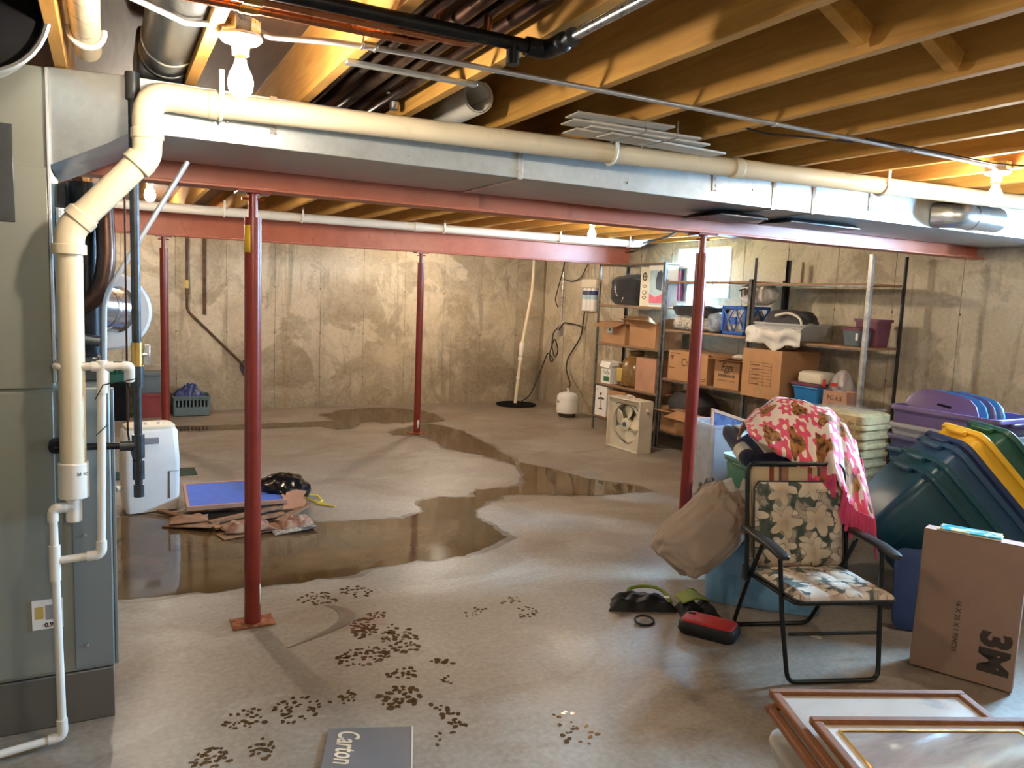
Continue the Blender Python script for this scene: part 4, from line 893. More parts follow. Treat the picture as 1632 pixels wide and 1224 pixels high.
obj('cord', MB().tube([(6.04, 10.0, 1.16), (6.06, 9.9, 1.28), (6.07, 9.5, 1.26), (6.08, 9.38, 1.22)], .009, 8, bend=.05), 'wire', t)
obj('cord', MB().tube([(6.04, 10.06, 1.5), (6.03, 10.14, 1.6), (6.04, 10.08, 1.8), (6.02, 9.95, 2.0), (5.98, 9.8, 2.3)], .008, 8, bend=.1), 'wire', t)
one('cable', MB().tube([(6.07, 9.95, 1.92), (6.06, 9.70, 1.88), (6.06, 9.45, 1.96), (6.06, 9.35, 2.12), (6.05, 9.2, 2.2), (6.04, 8.7, 2.26), (6.04, 8.2, 2.28)], .008, 8, bend=.15), 'wire', 'black cable looping along the right wall above the filters', 'cable')
# ================================================================== SHELVES
SX0, SX1 = 5.5, 5.95
def lpost(x, y, h, sx, sy, w=.034, th=.003):
    return MB().box2((x, y, 0), (x + sx * w, y + sy * th, h)).box2((x, y + sy * th, 0), (x + sx * th, y + sy * w, h))
def shelf_unit(y0, y1, zs, label, h=2.09, mats=('shelf_steel',) * 4, depth0=SX0):
    t = thing('shelf_unit', label, 'shelf', (0, 0, 0))
    for (x, y, sx, sy, m) in ((depth0, y0, 1, 1, mats[0]), (depth0, y1, 1, -1, mats[1]), (SX1, y0, -1, 1, mats[2]), (SX1, y1, -1, -1, mats[3])):
        obj('upright', lpost(x, y, h, sx, sy), m, t)
    for z in zs: 
        b = obj('shelf_board', MB().box2((depth0 + .004, y0 + .004, z - .018), (SX1 - .004, y1 - .004, z)), 'shelf_wood', t, bevel=.002)
        obj('shelf_lip', MB().box2((depth0 - .002, y0 + .036, z - .03), (depth0 + .0035, y1 - .036, z - .019)), 'shelf_steel', b)
    return t
shelf_unit(6.885, 8.19, (2.085, 1.585, 1.11, .60, .18), 'grey steel shelving at the far end of the right wall, behind the box fan')
shelf_unit(5.565, 6.86, (1.88, 1.345, .80, .22), 'steel shelving under the window holding the crate and food cartons', 1.9)
shelf_unit(4.25, 5.54, (1.865, 1.335, .78), 'nearest steel shelving on the right wall, mostly bare upper boards', 2.10, ('shelf_light', 'shelf_black', 'shelf_black', 'shelf_black'))

def carton(name, label, x0, x1, y0, y1, z0, z1, mat='cardboard', flaps=0, tape=True, cat='box', group=None):
    """front face looks to -X; y0<y1"""
    t = thing(name, label, cat, ((x0 + x1) / 2, (y0 + y1) / 2, z0), 0, group)
    w, d, h = x1 - x0, y1 - y0, z1 - z0; th = .005
    m = MB().box2((-w/2, -d/2, 0), (w/2, d/2, th)).box2((-w/2, -d/2, th), (-w/2 + th, d/2, h)).box2((w/2 - th, -d/2, th), (w/2, d/2, h)).box2((-w/2 + th, -d/2, th), (w/2 - th, -d/2 + th, h)).box2((-w/2 + th, d/2 - th, th), (w/2 - th, d/2, h))
    obj('body', m, mat, t)
    if flaps:
        for s in (-1, 1):
            L = w * .48; R = Matrix.Rotation(s * flaps, 3, 'Y')
            f = MB().box((s * L / 2, 0, 0), (L, d, .004), None); f.v = [tuple(R @ Vector(v) + Vector((s * w / 2 * .99, 0, h + .002))) for v in f.v]; obj('flap', f, mat, t)
        for s in (-1, 1):
            L = d * .30; R = Matrix.Rotation(-s * (flaps - .25), 3, 'X')
            f = MB().box((0, s * L / 2, 0), (w * .96, L, .004)); f.v = [tuple(R @ Vector(v) + Vector((0, s * d / 2 * .99, h + .002))) for v in f.v]; obj('flap', f, mat, t)
    else:
        obj('flap', MB().box2((-w/2, -d/2, h), (-.002, d/2, h + .004)), mat, t); obj('flap', MB().box2((.002, -d/2, h), (w/2, d/2, h + .004)), mat, t)
        if tape: obj('tape', MB().box2((-.025, -d/2 - .0008, h + .0041), (.025, d/2 + .0008, h + .0048)), 'tape', t)
    t['_'] = 0; del t['_']
    return t, w, d, h
def fr_(w, y, z): return frame((-w / 2 - .0006, y, z), (0, -1, 0), (0, 0, 1))
# far unit
t, w, d, h = carton('cardboard_box', 'brown carton with a white sticker, open flaps, on the far shelving', SX0 + .02, 5.88, 7.60, 8.08, 1.112, 1.375, flaps=.35)
s_ = obj('sticker', MB().box2((-w/2 - .001, .02, .12), (-w/2, .15, .22)), 'white', t); obj('sticker_band', MB().box2((-w/2 - .0016, .02, .20), (-w/2 - .001, .13, .23)), 'bag_red', s_); obj('sticker_mark', MB().box2((-w/2 - .0016, .06, .155), (-w/2 - .001, .10, .18)), 'ink_green', s_)
carton('cardboard_box', 'plain brown carton beside the stickered one on the far shelving', SX0 + .01, 5.9, 7.0, 7.50, 1.112, 1.385, flaps=-.25)
t, w, d, h = carton('juice_carton', 'small white carton with green print, open top, on the far shelving', SX0 + .02, 5.68, 7.86, 8.06, .602, .875, 'white', flaps=1.2)
obj('green_print', MB().box2((-w/2 - .001, -.08, .03), (-w/2, .04, .09)), 'ink_green', t); text_part('lettering', 'Fully', .075, 'ink_green', t, fr_(w, -.005, .14), shear=.2)
t = thing('glass_jug', 'big squat amber jar with a yellow label on the far shelving', 'jar', (5.72, 7.61, .602))
obj('body', MB().lathe([(.16, 0), (.195, .02), (.20, .06), (.195, .24), (.14, .34), (.085, .385), (.085, .41)], 32), 'amber', t, ang=50)
obj('neck_ring', MB().lathe([(.086, .40), (.094, .405), (.094, .43), (.088, .435), (.06, .436)], 28), 'amber', t)
m = MB(); m.grid(10, 8, lambda u, v: (-.2015 * math.cos((u - .5) * .9), .2015 * math.sin((u - .5) * .9) + .06, .055 + v * .17)); obj('label', m, 'label_yellow', t, solid=.001)
obj('bail_handle', MB().tube([(-.10, .05, .37), (-.115, .05, .33), (-.12, .03, .33), (-.11, .02, .37)], .005, 8), 'steel', t); obj('tag', MB().box((-.195, .06, .25), (.006, .045, .07)), 'ink_brown', t, bevel=.01)
carton('cardboard_box', 'tall pinkish carton with torn front beside the amber jar', SX0 + .01, 5.75, 6.96, 7.33, .602, .985, 'cardboard_pink', flaps=0)
t, w, d, h = carton('white_carton', 'white carton with a fan pictured on it, on the bottom far shelf', SX0 + .01, 5.8, 7.90, 8.15, .182, .555, 'white', tape=False)
m = MB(); obj('picture_pole', MB().box2((-w/2 - .0012, -.012, .09), (-w/2 - .0004, .0, .22)), 'ink', t); obj('picture_blades', MB().prism([(-.07, .0), (0, .02), (.07, .01), (.06, -.015), (0, -.005), (-.06, -.02)], .0006, fr_(w, -.005, .22)), 'ink', t); obj('picture_leaf', MB().prism([(-.02, 0), (.02, .03), (.03, .0), (.0, -.02)], .0006, fr_(w, .01, .275)), 'ink', t); obj('picture_base', MB().prism([(-.05, -.01), (.05, -.01), (.02, .012), (-.02, .012)], .0006, fr_(w, -.006, .09)), 'ink', t)
text_part('lettering', '22"', .03, 'ink', t, fr_(w, .08, .33))
carton('cardboard_box', 'brown carton beside the white fan carton on the bottom far shelf', SX0 + .01, 5.85, 7.50, 7.86, .182, .53)
# black sack with white lettering
t = thing('black_sack', 'stuffed black sports sack with white lettering on the far shelving', 'bag', (5.72, 7.71, 1.588))
m = MB()
def sk(u, v):
    th, ph = 2 * PI * u, PI * v
    d = Vector((math.sin(ph) * math.cos(th), math.sin(ph) * math.sin(th), math.cos(ph))); k = 1 + .10 * noise.noise(d * 2.2) + .03 * noise.noise(d * 7)
    f = lambda q: math.copysign(abs(q) ** .62, q)
    return (.19 * f(d.x) * k, .37 * f(d.y) * k, max(.003, .17 + .20 * f(d.z) * k))
m.grid(44, 28, sk); obj('sack', m, 'cloth_black', t)
def sack_x(y, z): return -.195 * math.sqrt(max(.1, 1 - (y / .36) ** 2 - ((z - .17) / .22) ** 2)) - .012
for i in range(11):
    y0 = .22 - i * .013; z0 = .25 - i * .018; pts = []
    for j in range(5):
        y, z = y0 + random.uniform(-.03, .03), z0 + random.uniform(-.018, .018); pts.append((sack_x(y, z), y, z))
    obj('white_lettering', MB().tube(pts, .005, 5), 'white', t)
obj('white_lettering', MB().tube([(sack_x(.03, .05), .03, .05), (sack_x(0, .065), 0.0, .065), (sack_x(-.02, .09), -.02, .09)], .006, 5), 'white', t)
obj('drawcord', MB().tube([(sack_x(-.2, .19) , -.14, .19), (sack_x(-.22, .2), -.22, .195)], .005, 5), 'white', t)
# massage cushion carton
t = thing('product_box', 'white and pink product box with a seat cushion pictured, next to the black sack', 'box', (0, 0, 1.588))
obj('body', MB().box2((5.515, 6.90, 0), (5.70, 7.34, .47)), 'white', t, bevel=.002)
X_ = 5.5146
obj('picture_panel', MB().box2((X_ - .0004, 6.905, .02), (X_, 7.17, .41)), 'print_sky', t); obj('end_panel', MB().box2((X_ - .0004, 7.18, .0), (X_, 7.34, .45)), 'cream', t)
obj('pink_panel', MB().prism([(-.13, -.06), (.13, -.06), (.13, .07), (.06, .03), (-.02, .01), (-.13, .05)], .0005, frame((X_ - .0006, 7.038, .10), (0, -1, 0), (0, 0, 1))), 'print_pink', t)
obj('pictured_seat', MB().prism([(-.02, -.09), (.08, -.11), (.09, .09), (.06, .12), (.0, .10), (-.03, .0)], .0005, frame((X_ - .0006, 7.03, .29), (0, -1, 0), (0, 0, 1))), 'print_blue', t)
for zz, hh in ((.34, .09), (.23, .03), (.16, .04), (.10, .03)): obj('printed_figure', MB().tube([(X_ - .001, 7.26 + .035 * math.cos(a), zz + hh / 2 * math.sin(a)) for a in [2 * PI * i / 10 for i in range(11)]], .004 if hh < .06 else .007, 5), 'ink', t)
obj('printed_figure', MB().box2((X_ - .001, 7.22, .337), (X_ - .0003, 7.30, .347)).box2((X_ - .001, 7.256, .29), (X_ - .0003, 7.264, .39)), 'ink', t)
obj('top_print', MB().box2((X_ - .001, 7.19, .452), (X_ - .0003, 7.33, .465)), 'ink', t)
# window shelf: two layers of folded bags, white framed toy box, milk crate
def bundle(name, label, c, s, mat, seed, cat='bag', film=None, p=.45):
    t = thing(name, label, cat, c); m = MB()
    def fn(u, v):
        th, ph = 2 * PI * u, PI * v
        d = Vector((math.sin(ph) * math.cos(th), math.sin(ph) * math.sin(th), math.cos(ph))); k = 1 + .10 * noise.noise(d * 2.7 + Vector((seed, 0, 0))) + .05 * noise.noise(d * 8 + Vector((0, seed, 0)))
        f = lambda q: math.copysign(abs(q) ** p, q)
        return (s[0] / 2 * f(d.x) * k, s[1] / 2 * f(d.y) * k, max(.002, s[2] / 2 + s[2] / 2 * f(d.z) * k))
    m.grid(40, 22, fn); obj('contents', m, mat, t)
    if film:
        g = MB(); g.grid(30, 18, lambda u, v: tuple(1.035 * Vector(fn(u, v)) + Vector((0, 0, -.0)))); obj('film', g, film, t)
    return t
bundle('clothes_bag', 'clear plastic bag of flowered clothes on the window shelving', (5.72, 6.52, 1.347), (.36, .55, .15), 'clothes_floral', 3, film='clear_film')
bundle('clothes_bag', 'clear plastic bag of blue clothes beside the milk crate', (5.72, 6.12, 1.347), (.34, .24, .20), 'clothes_blue', 6, film='clear_film')
bundle('clothes_bag', 'folded black garment bag lying on the flowered clothes bag', (5.72, 6.50, 1.50), (.36, .62, .13), 'cloth_black', 9)
t = thing('toy_box', 'white framed box with a pink toy inside, standing before the window', 'box', (5.80, 6.99, 1.64))
t.location = (5.82, 6.955, 1.636)
fr = MB()
for a, b in (((-.15, 0), (.15, .025)), ((-.15, .395), (.15, .42)), ((-.15, .025), (-.125, .395)), ((.125, .025), (.15, .395))): fr.box2((-.06, a[0], a[1]), (.06, b[0], b[1]))
obj('frame', fr, 'white_paint', t, bevel=.002); obj('back', MB().box2((.05, -.125, .025), (.058, .125, .395)), 'print_sky', t)
obj('pink_toy', MB().lathe([(.035, .03), (.045, .10), (.04, .22), (.025, .28), (.04, .33), (.03, .37), (.01, .385)], 18, (0, .06, 0)), 'pink_plastic', t); obj('divider', MB().box2((-.05, -.01, .025), (-.04, .0, .395)), 'white_paint', t)
t = thing('milk_crate', 'bright blue lattice milk crate full of papers on the window shelving', 'crate', (5.685, 5.80, 1.347))
s = .33; hh = .29; m = MB().box((0, 0, .006), (s, s, .012))
for sx in (-1, 1):
    for sy in (-1, 1): m.box((sx * (s / 2 - .012), sy * (s / 2 - .012), hh / 2), (.024, .024, hh))
for z in (.02, hh - .015):
    for k_ in (-1, 1): m.box((k_ * (s / 2 - .007), 0, z), (.014, s, .03)); m.box((0, k_ * (s / 2 - .007), z), (s, .014, .03))
obj('frame', m, 'crate_blue', t, bevel=.002)
for axis in (0, 1):
    for sg in (-1, 1):
        for dg in (-1, 1):
            for off in (-.075, .075):
                p0, p1 = Vector((sg * (s/2 - .008), off - dg * .075, .03)), Vector((sg * (s/2 - .008), off + dg * .075, hh - .03))
                if axis: p0, p1 = Vector((p0.y, p0.x, p0.z)), Vector((p1.y, p1.x, p1.z))
                obj('lattice_bar', MB().tube([p0, p1], .007, 6), 'crate_blue', t)
obj('lattice_boss', MB().box((-s/2 + .008, 0, hh / 2), (.016, .07, .07)), 'crate_blue', t)
bundle('paper_bundle', 'bundle of pale papers inside the blue milk crate', (5.685, 5.80, 1.361), (.27, .27, .25), 'clothes_floral', 12, 'paper', p=.35)
t = bundle('white_sack', 'white cloth sack printed with black letters behind the milk crate', (5.70, 5.66, 1.648), (.24, .42, .22), 'shirt_white', 15, p=.8)
text_part('lettering', 'TMS', .11, 'ink', t, frame((-.145, .02, .13), (0, -.9, .25), (.12, .2, .9)), bold=.003)
# clear tub of grey clothes
def tote(name, label, w, d, h, mat, parent=None, lid=None, taper=.88, cat='tote', T=None, loc=None, rz=0, rim=.018, ribs=True, th=.004, r=.05, lidh=.035, group=None):
    t = thing(name, label, cat, loc or (0, 0, 0), rz, group)
    if T is not None: t.matrix_world = T
    b = taper
    rg = [rrect(w * b * .97, d * b * .97, r, .002), rrect(w * b, d * b, r, .014), rrect(w * (b + (1 - b) * .86), d * (b + (1 - b) * .86), r, h * .86), rrect(w - .012, d - .012, r, h * .87), rrect(w - .010, d - .010, r, h - rim), rrect(w + .022, d + .022, r + .01, h - rim), rrect(w + .022, d + .022, r + .01, h - .003), rrect(w + .016, d + .016, r + .01, h), rrect(w - .02, d - .02, r, h), rrect(w * b - .02, d * b - .02, r, .016)]
    obj('tub', MB().loft(rg), mat, t, ang=50)
    if ribs:
        for sgn in (-1, 1):
            hd = MB().box((sgn * (w / 2 + .012), 0, h - rim - .012), (.03, .17, .024)); obj('handle', hd, mat, t, bevel=.006)
        for k_ in (-.25, .25):
            for sgn in (-1, 1):
                y_b, y_t = sgn * d * b / 2, sgn * (d / 2 - .006)
                obj('rib', MB().loft([[Vector((w * k_ - .02, y_b - sgn * .002, .03)), Vector((w * k_ + .02, y_b - sgn * .002, .03)), Vector((w * k_ + .02, y_b + sgn * .004, .03)), Vector((w * k_ - .02, y_b + sgn * .004, .03))], [Vector((w * k_ - .03, y_t - sgn * .006, h * .85)), Vector((w * k_ + .03, y_t - sgn * .006, h * .85)), Vector((w * k_ + .03, y_t + sgn * .0, h * .85)), Vector((w * k_ - .03, y_t + sgn * .0, h * .85))]]), mat, t)
    if lid:
        l_ = obj('lid', MB().loft([rrect(w + .03, d + .03, r + .012, h + .001), rrect(w + .034, d + .034, r + .012, h + lidh * .5), rrect(w + .01, d + .01, r, h + lidh * .62), rrect(w - .05, d - .05, r, h + lidh * .62), rrect(w - .07, d - .07, r, h + lidh), ]), lid, t, ang=50)
    return t
t = tote('clear_tub', 'shallow clear tub with a grey lid edge, heaped with dark clothes on the near shelving', .38, .62, .16, 'clear', loc=(5.67, 5.19, 1.337), ribs=False)
bundle('clothes_heap', 'heap of dark grey clothes piled in the clear tub', (5.67, 5.19, 1.356), (.30, .52, .26), 'cloth_grey', 21, 'clothes', p=.7)
m = MB(); m.grid(40, 14, lambda u, v: (5.455 - .05 * noise.noise(Vector((u * 5, v * 3, 1))) + .20 * max(0, v - .72) * 3, 4.88 + .66 * u, 1.30 + .20 * v + .03 * noise.noise(Vector((u * 6, v * 4, 7))) - .09 * max(0, 1 - abs(u - .45) / .18) * (1 - v)))
one('plastic_bag', m, 'plastic_bag', 'white torn plastic sheet hanging over the front of the clear tub', 'bag', solid=.002)
one('white_strap', MB().tube([(5.48, 5.22, 1.56), (5.52, 5.10, 1.60), (5.55, 4.98, 1.55), (5.52, 4.93, 1.47)], .012, 8, bend=.06), 'shirt_white', 'white printed strap lying across the dark clothes heap', 'strap')
t = thing('red_lid_pail', 'small grey pail with a dark red lid on the near shelving', 'pail', (5.70, 4.48, 1.337)); 
obj('pail', MB().loft([rrect(.15, .17, .03, .001), rrect(.18, .21, .03, .13)]), 'tote_slate', t); obj('lid', MB().loft([rrect(.195, .225, .035, .131), rrect(.20, .23, .035, .155), rrect(.17, .20, .03, .16)]), 'plum', t); obj('label', MB().box2((-.094, -.07, .05), (-.084, -.05, .11)), 'white', t)
one('maroon_bin', MB().loft([rrect(.16, .20, .02, .001), rrect(.19, .23, .02, .21), rrect(.21, .25, .02, .21), rrect(.21, .25, .02, .235)]), 'plum', 'dark maroon bin behind the light upright of the near shelving', 'bin', (5.82, 4.43, 1.337))
# food cartons
t, w, d, h = carton('cheese_carton', 'brown food carton printed Cheese, behind the right-hand post', SX0 - .01, 5.88, 6.09, 6.72, .802, 1.12)
text_part('lettering', 'Cheese', .12, 'ink', t, fr_(w, -.05, .20), sx=.8); obj('printed_mark', MB().prism([(-.03, .02), (.03, .02), (0, -.03)], .0006, fr_(w, .25, .25)), 'ink_brown', t)
for y, z, L in ((.2, .29, .16), (.25, .13, .10), (-.18, .05, .25), (-.18, .03, .22)): obj('print_line', MB().box2((-w/2 - .001, y - L/2, z), (-w/2 - .0003, y + L/2, z + .008)), 'ink_brown', t)
t, w, d, h = carton('egg_carton', 'brown carton printed Eggs, keep refrigerated, with its top flaps open', SX0 - .01, 5.86, 5.63, 5.98, .802, 1.09, flaps=-.10)
text_part('lettering', 'Eggs', .115, 'ink', t, fr_(w, 0, .215), shear=.3, sx=.85); text_part('lettering', 'KEEP REFRIGERATED', .036, 'ink', t, fr_(w, 0, .13), bold=.001, sx=.72); obj('print_line', MB().box2((-w/2 - .001, -.13, .08), (-w/2 - .0003, .13, .085)), 'ink_brown', t)
one('paper_wad', MB().loft([rrect(.10, .14, .03, .001), rrect(.14, .18, .05, .02), rrect(.05, .07, .02, .05)]), 'cream', 'crumpled cream paper on the flaps of the Eggs carton', 'paper', (5.60, 5.74, 1.105))
t, w, d, h = carton('moving_box', 'big brown moving carton with a printed checklist on the near shelving', 5.44, 5.93, 5.06, 5.545, .782, 1.235, tape=False)
for i in range(8): obj('print_line', MB().box2((-w/2 - .001, -.13, .33 - i * .03), (-w/2 - .0003, .14, .334 - i * .03)), 'ink_brown', t)
for y in (-.13, -.03, .14): obj('print_line', MB().box2((-w/2 - .001, y - .002, .115), (-w/2 - .0003, y + .002, .336)), 'ink_brown', t)
for i in range(5): obj('print_mark', MB().box2((-w/2 - .001, .02, .305 - i * .045), (-w/2 - .0003, .12, .313 - i * .045)), 'ink_brown', t)
obj('tape', MB().box2((-w/2 - .0012, -.03, 0), (-w/2 - .0006, .03, .11)), 'tape', t)
# near shelf small things
tote('blue_tub', 'small bright blue tub with a plum rim on the near shelving', .26, .30, .17, 'tub_blue', loc=(5.64, 4.83, .782), ribs=False, r=.03)
one('tub_rim', MB().loft([rrect(.30, .35, .04, .001), rrect(.31, .36, .04, .02), rrect(.28, .33, .04, .024)]), 'plum', 'plum lid on the small bright blue tub', 'lid', (5.64, 4.83, .954))
one('white_case', MB().loft([rrect(.20, .26, .03, .001), rrect(.22, .28, .04, .02), rrect(.21, .27, .04, .085), rrect(.17, .23, .04, .10)]), 'cream', 'cream plastic case tilted on top of the blue tub', 'case', (5.62, 4.80, .982))
m = MB()
def gb(u, v):
    a = 2 * PI * u; r_ = (.16 * (1 - v) ** .6 + .012) * (1 + .25 * noise.noise(Vector((math.cos(a) * 2, math.sin(a) * 2, v * 2))))
    return (r_ * math.cos(a) * .8, r_ * math.sin(a), .002 + .34 * v)
m.grid(30, 16, gb); t = one('grocery_bag', m, 'grey_bag', 'crumpled pale grocery bag with red print on the near shelving', 'bag', (5.66, 4.56, .782), solid=.002)
obj('red_print', MB().box2((-.128, -.05, .20), (-.122, .02, .23)), 'bag_red', t); obj('red_print', MB().box2((-.145, .06, .19), (-.139, .09, .25)), 'bag_red', t)
t, w, d, h = carton('small_carton', 'small open brown carton with dark lettering beside the grocery bag', 5.45, 5.60, 4.34, 4.58, .782, .95, 'cardboard_pink', flaps=1.9, tape=False)
t.location.z = .782
text_part('lettering', 'PG 6.5', .055, 'ink', t, fr_(w, 0, .11)); obj('print_line', MB().box2((-w/2 - .001, -.06, .06), (-w/2 - .0003, .06, .066)), 'ink_brown', t)
# bottom row under the window shelving
carton('cardboard_box', 'squat brown carton on the bottom window shelf beside the box fan', SX0 + .01, 5.85, 6.52, 6.82, .222, .44, flaps=-.12); carton('cardboard_box', 'open brown carton on the bottom window shelf behind the right-hand post', 5.44, 5.85, 5.92, 6.46, .222, .48, flaps=.30)
one('dark_cloth', MB().loft([rrect(.30, .5, .06, .001), rrect(.34, .55, .08, .10), rrect(.25, .42, .08, .2), rrect(.1, .2, .05, .24)]), 'cloth_grey', 'dark folded cloth on the shelf below the cheese carton corner', 'cloth', (5.74, 6.56, .442))
# ---- box fan
t = thing('box_fan', 'beige box fan with round blades standing on the floor before the shelves', 'fan', (5.10, 6.85, 0), .05)
W, D, Hh = .56, .19, .575
m = MB().box2((-D/2, -W/2, 0), (D/2, -W/2 + .018, Hh)).box2((-D/2, W/2 - .018, 0), (D/2, W/2, Hh)).box2((-D/2, -W/2 + .018, 0), (D/2, W/2 - .018, .018)).box2((-D/2, -W/2 + .018, Hh - .018), (D/2, W/2 - .018, Hh))
obj('housing', m, 'fan_body', t, bevel=.006)
# front shroud with round opening
m = MB(); N_ = 48
def sq(a):
    c_, s2 = math.cos(a), math.sin(a); k_ = 1 / max(abs(c_), abs(s2)); return Vector((0, .262 * c_ * k_, .27 * s2 * k_ + Hh / 2))
inn = [Vector((0, .225 * math.cos(2 * PI * i / N_), .225 * math.sin(2 * PI * i / N_) + Hh / 2)) for i in range(N_)]; out_ = [sq(2 * PI * i / N_) for i in range(N_)]
sh = lambda L_, x: [v + Vector((x, 0, 0)) for v in L_]
m.loft([sh(out_, -.055), sh(inn, -.055), sh(inn, .0), sh(out_, .0)], False, False); obj('shroud', m, 'fan_body', t)
obj('back_panel', MB().box2((.06, -.262, .018), (.066, .262, Hh - .018)), 'fan_body', t)
obj('hub', MB().lathe([(.07, 0), (.068, .05), (.03, .06)], 24, (-.005, 0, Hh / 2), Matrix.Rotation(-PI / 2, 3, 'Y')), 'fan_blade', t); obj('hub_cap', MB().lathe([(.028, 0), (.025, .012)], 20, (-.065, 0, Hh / 2), Matrix.Rotation(-PI / 2, 3, 'Y')), 'print_blue', t)
for k_ in range(5):
    a0 = 2 * PI * k_ / 5 + .35; m = MB()
    def bl(u, v):
        r_ = .05 + .16 * u; a = a0 + (v - .5) * (.95 + .35 * math.sin(u * PI)); return (-.02 - .035 * (v - .5) * 1.6, r_ * math.cos(a), r_ * math.sin(a) + Hh / 2)
    m.grid(8, 8, bl); obj('blade', m, 'fan_blade', t, solid=.004)
obj('carry_handle', MB().tube([(0, -.07, Hh - .005), (0, -.06, Hh + .028), (0, .06, Hh + .028), (0, .07, Hh - .005)], .007, 8, bend=.02), 'white', t)
obj('speed_knob', MB().lathe([(.022, 0), (.018, .02)], 16, (0.01, -W/2, Hh - .10), Matrix.Rotation(PI / 2, 3, 'X')), 'fan_blade', t)
obj('grille_wire', MB().tube([(-.062, -.21, Hh - .11), (-.075, -.2, Hh - .07), (-.075, .12, Hh - .06), (-.07, .16, Hh - .08)], .004, 6, bend=.02), 'ink', t)
# ================================================================== OVERHEAD ODDMENTS
t = thing('vinyl_roll', 'roll of pale vinyl flooring tucked between joists above the trunk duct', 'roll')
prof = []; m = MB()
def rl(u, v):
    a = u * 2 * PI * 2.15 + .2; r_ = .050 + .0075 * u * 2.15 + .004 * math.sin(a); return (1.315 + r_ * math.cos(a), 2.88 + .70 * v, 2.424 + r_ * math.sin(a) * 1.0)
m.grid(64, 2, rl); obj('sheet', m, 'vinyl', t, solid=.004)
m = MB(); m.grid(8, 2, lambda u, v: (1.365 + .095 * u, 3.05 + .40 * v, 2.462 - .02 * u * u)); obj('loose_end', m, 'vinyl', t, solid=.004)
pk = ((1.68, 2.16, 2.3275, 2.68, .01), (1.72, 2.33, 2.334, 2.62, -.02), (1.62, 2.24, 2.3405, 2.58, -.05), (1.70, 2.08, 2.347, 2.60, .02), (1.60, 2.05, 2.3535, 2.52, -.06), (1.82, 2.47, 2.321, 2.65, .06))
for i, (x0, x1, z, y, a) in enumerate(sorted(pk, key=lambda q: q[2])):
    lab = ('lowest', 'second lowest', 'third from bottom', 'fourth from bottom', 'fifth from bottom', 'topmost')[i]
    o = one('trim_plank', MB().box((0, 0, 0), (x1 - x0, .105, .0055)).box((0, -.05, .0035), (x1 - x0, .006, .004)), 'plank_white', lab + ' white trim plank of the stack wedged under the joists above the drain pipe', 'plank', ((x0 + x1) / 2, y + .10, z), a, group='stack of white planks', bevel=.001)
t = thing('plank_hanger', 'thin metal straps slung from the joists under the white trim planks', 'bracket')
for x in (1.905, 2.065):
    obj('strap', MB().tube([(x, 2.56, JZ + .02), (x, 2.56, 2.314), (x, 2.80, 2.314), (x, 2.80, JZ + .02)], .003, 6), 'steel', t)

# ================================================================== PILE AT THE RIGHT
U = Vector((.887, -.462, 0)); V = Vector((.462, .887, 0))
# light blue tote on the floor, long side turned 45 degrees
ang_b = math.atan2(-.444, .43)
c0 = Vector((2.865, 3.135, 0)); dl = Vector((.43, -.444, 0)).normalized(); dn = Vector((.444, .43, 0)).normalized()
cb = c0 + dl * .34 + dn * .225
tote('storage_tote', 'large light blue tote on the floor behind the folding chair', .66, .42, .40, 'tote_blue', loc=(cb.x, cb.y, 0), rz=ang_b, lid='tote_blue', taper=.92, r=.07)
# grey tote hidden on it carrying the blankets
ct = cb + dl * .10 + dn * .05
tote('storage_tote', 'dark grey tote between the light blue tote and the folded navy blanket', .40, .34, .34, 'tote_grey', loc=(ct.x, ct.y, .437), rz=ang_b, lid='tote_grey', taper=.94, ribs=False)
# green totes
tote('storage_tote', 'plain indigo tote on the floor under the green tote beside the red post', .62, .46, .30, 'tote_indigo', loc=(3.97, 3.56, 0), rz=-.19, lid='tote_indigo', taper=.92)
tote('storage_tote', 'green tote with pale green lid beside the red post, under the navy blanket', .66, .48, .30, 'tote_green', loc=(3.95, 3.56, .336), rz=-.19, lid='lid_green', taper=.92)
one('folded_mat', MB().box((0, 0, .018), (.34, .12, .036)), 'tote_taupe', 'small taupe folded cloth on the pale green lid', 'cloth', (3.90, 3.42, .673), -.5, bevel=.014)
# tall clear bin with blue board inside
t = thing('clear_bin', 'tall clear plastic bin holding a wood-edged blue panel, behind the red post', 'bin', (4.12, 4.32, 0), -.30)
W, D, H_ = .40, .36, .77
obj('shell', MB().loft([rrect(W * .86, D * .86, .03, .002), rrect(W * .88, D * .88, .03, .012), rrect(W, D, .03, H_ - .02), rrect(W + .02, D + .02, .03, H_ - .02), rrect(W + .02, D + .02, .03, H_), rrect(W - .008, D - .008, .03, H_), rrect(W * .87, D * .87, .03, .016)], True, True), 'clear', t)
t2 = thing('bin_panel', 'blue panel edged with pale wood sticking out of the tall clear bin', 'panel', (4.12, 4.32, 0), -.30)
T = frame((-.15, -.10, .30), (1, .1, -.12), (.02, .25, .95))
m = MB(); m.prism([(.012, 0), (.30, 0), (.30, .50), (.012, .56)], .008, T); obj('sheet', m, 'drum_blue', t2)
for pl in ([(-.01, 0), (.012, 0), (.012, .57), (-.01, .58)], [(.30, 0), (.322, 0), (.322, .50), (.30, .51)], [(-.01, .56), (.322, .50), (.322, .525), (-.01, .585)]): m = MB(); m.prism(pl, .018, T @ Matrix.Translation((0, 0, -.005))); obj('edge_strip', m, 'cardboard_pink', t2)
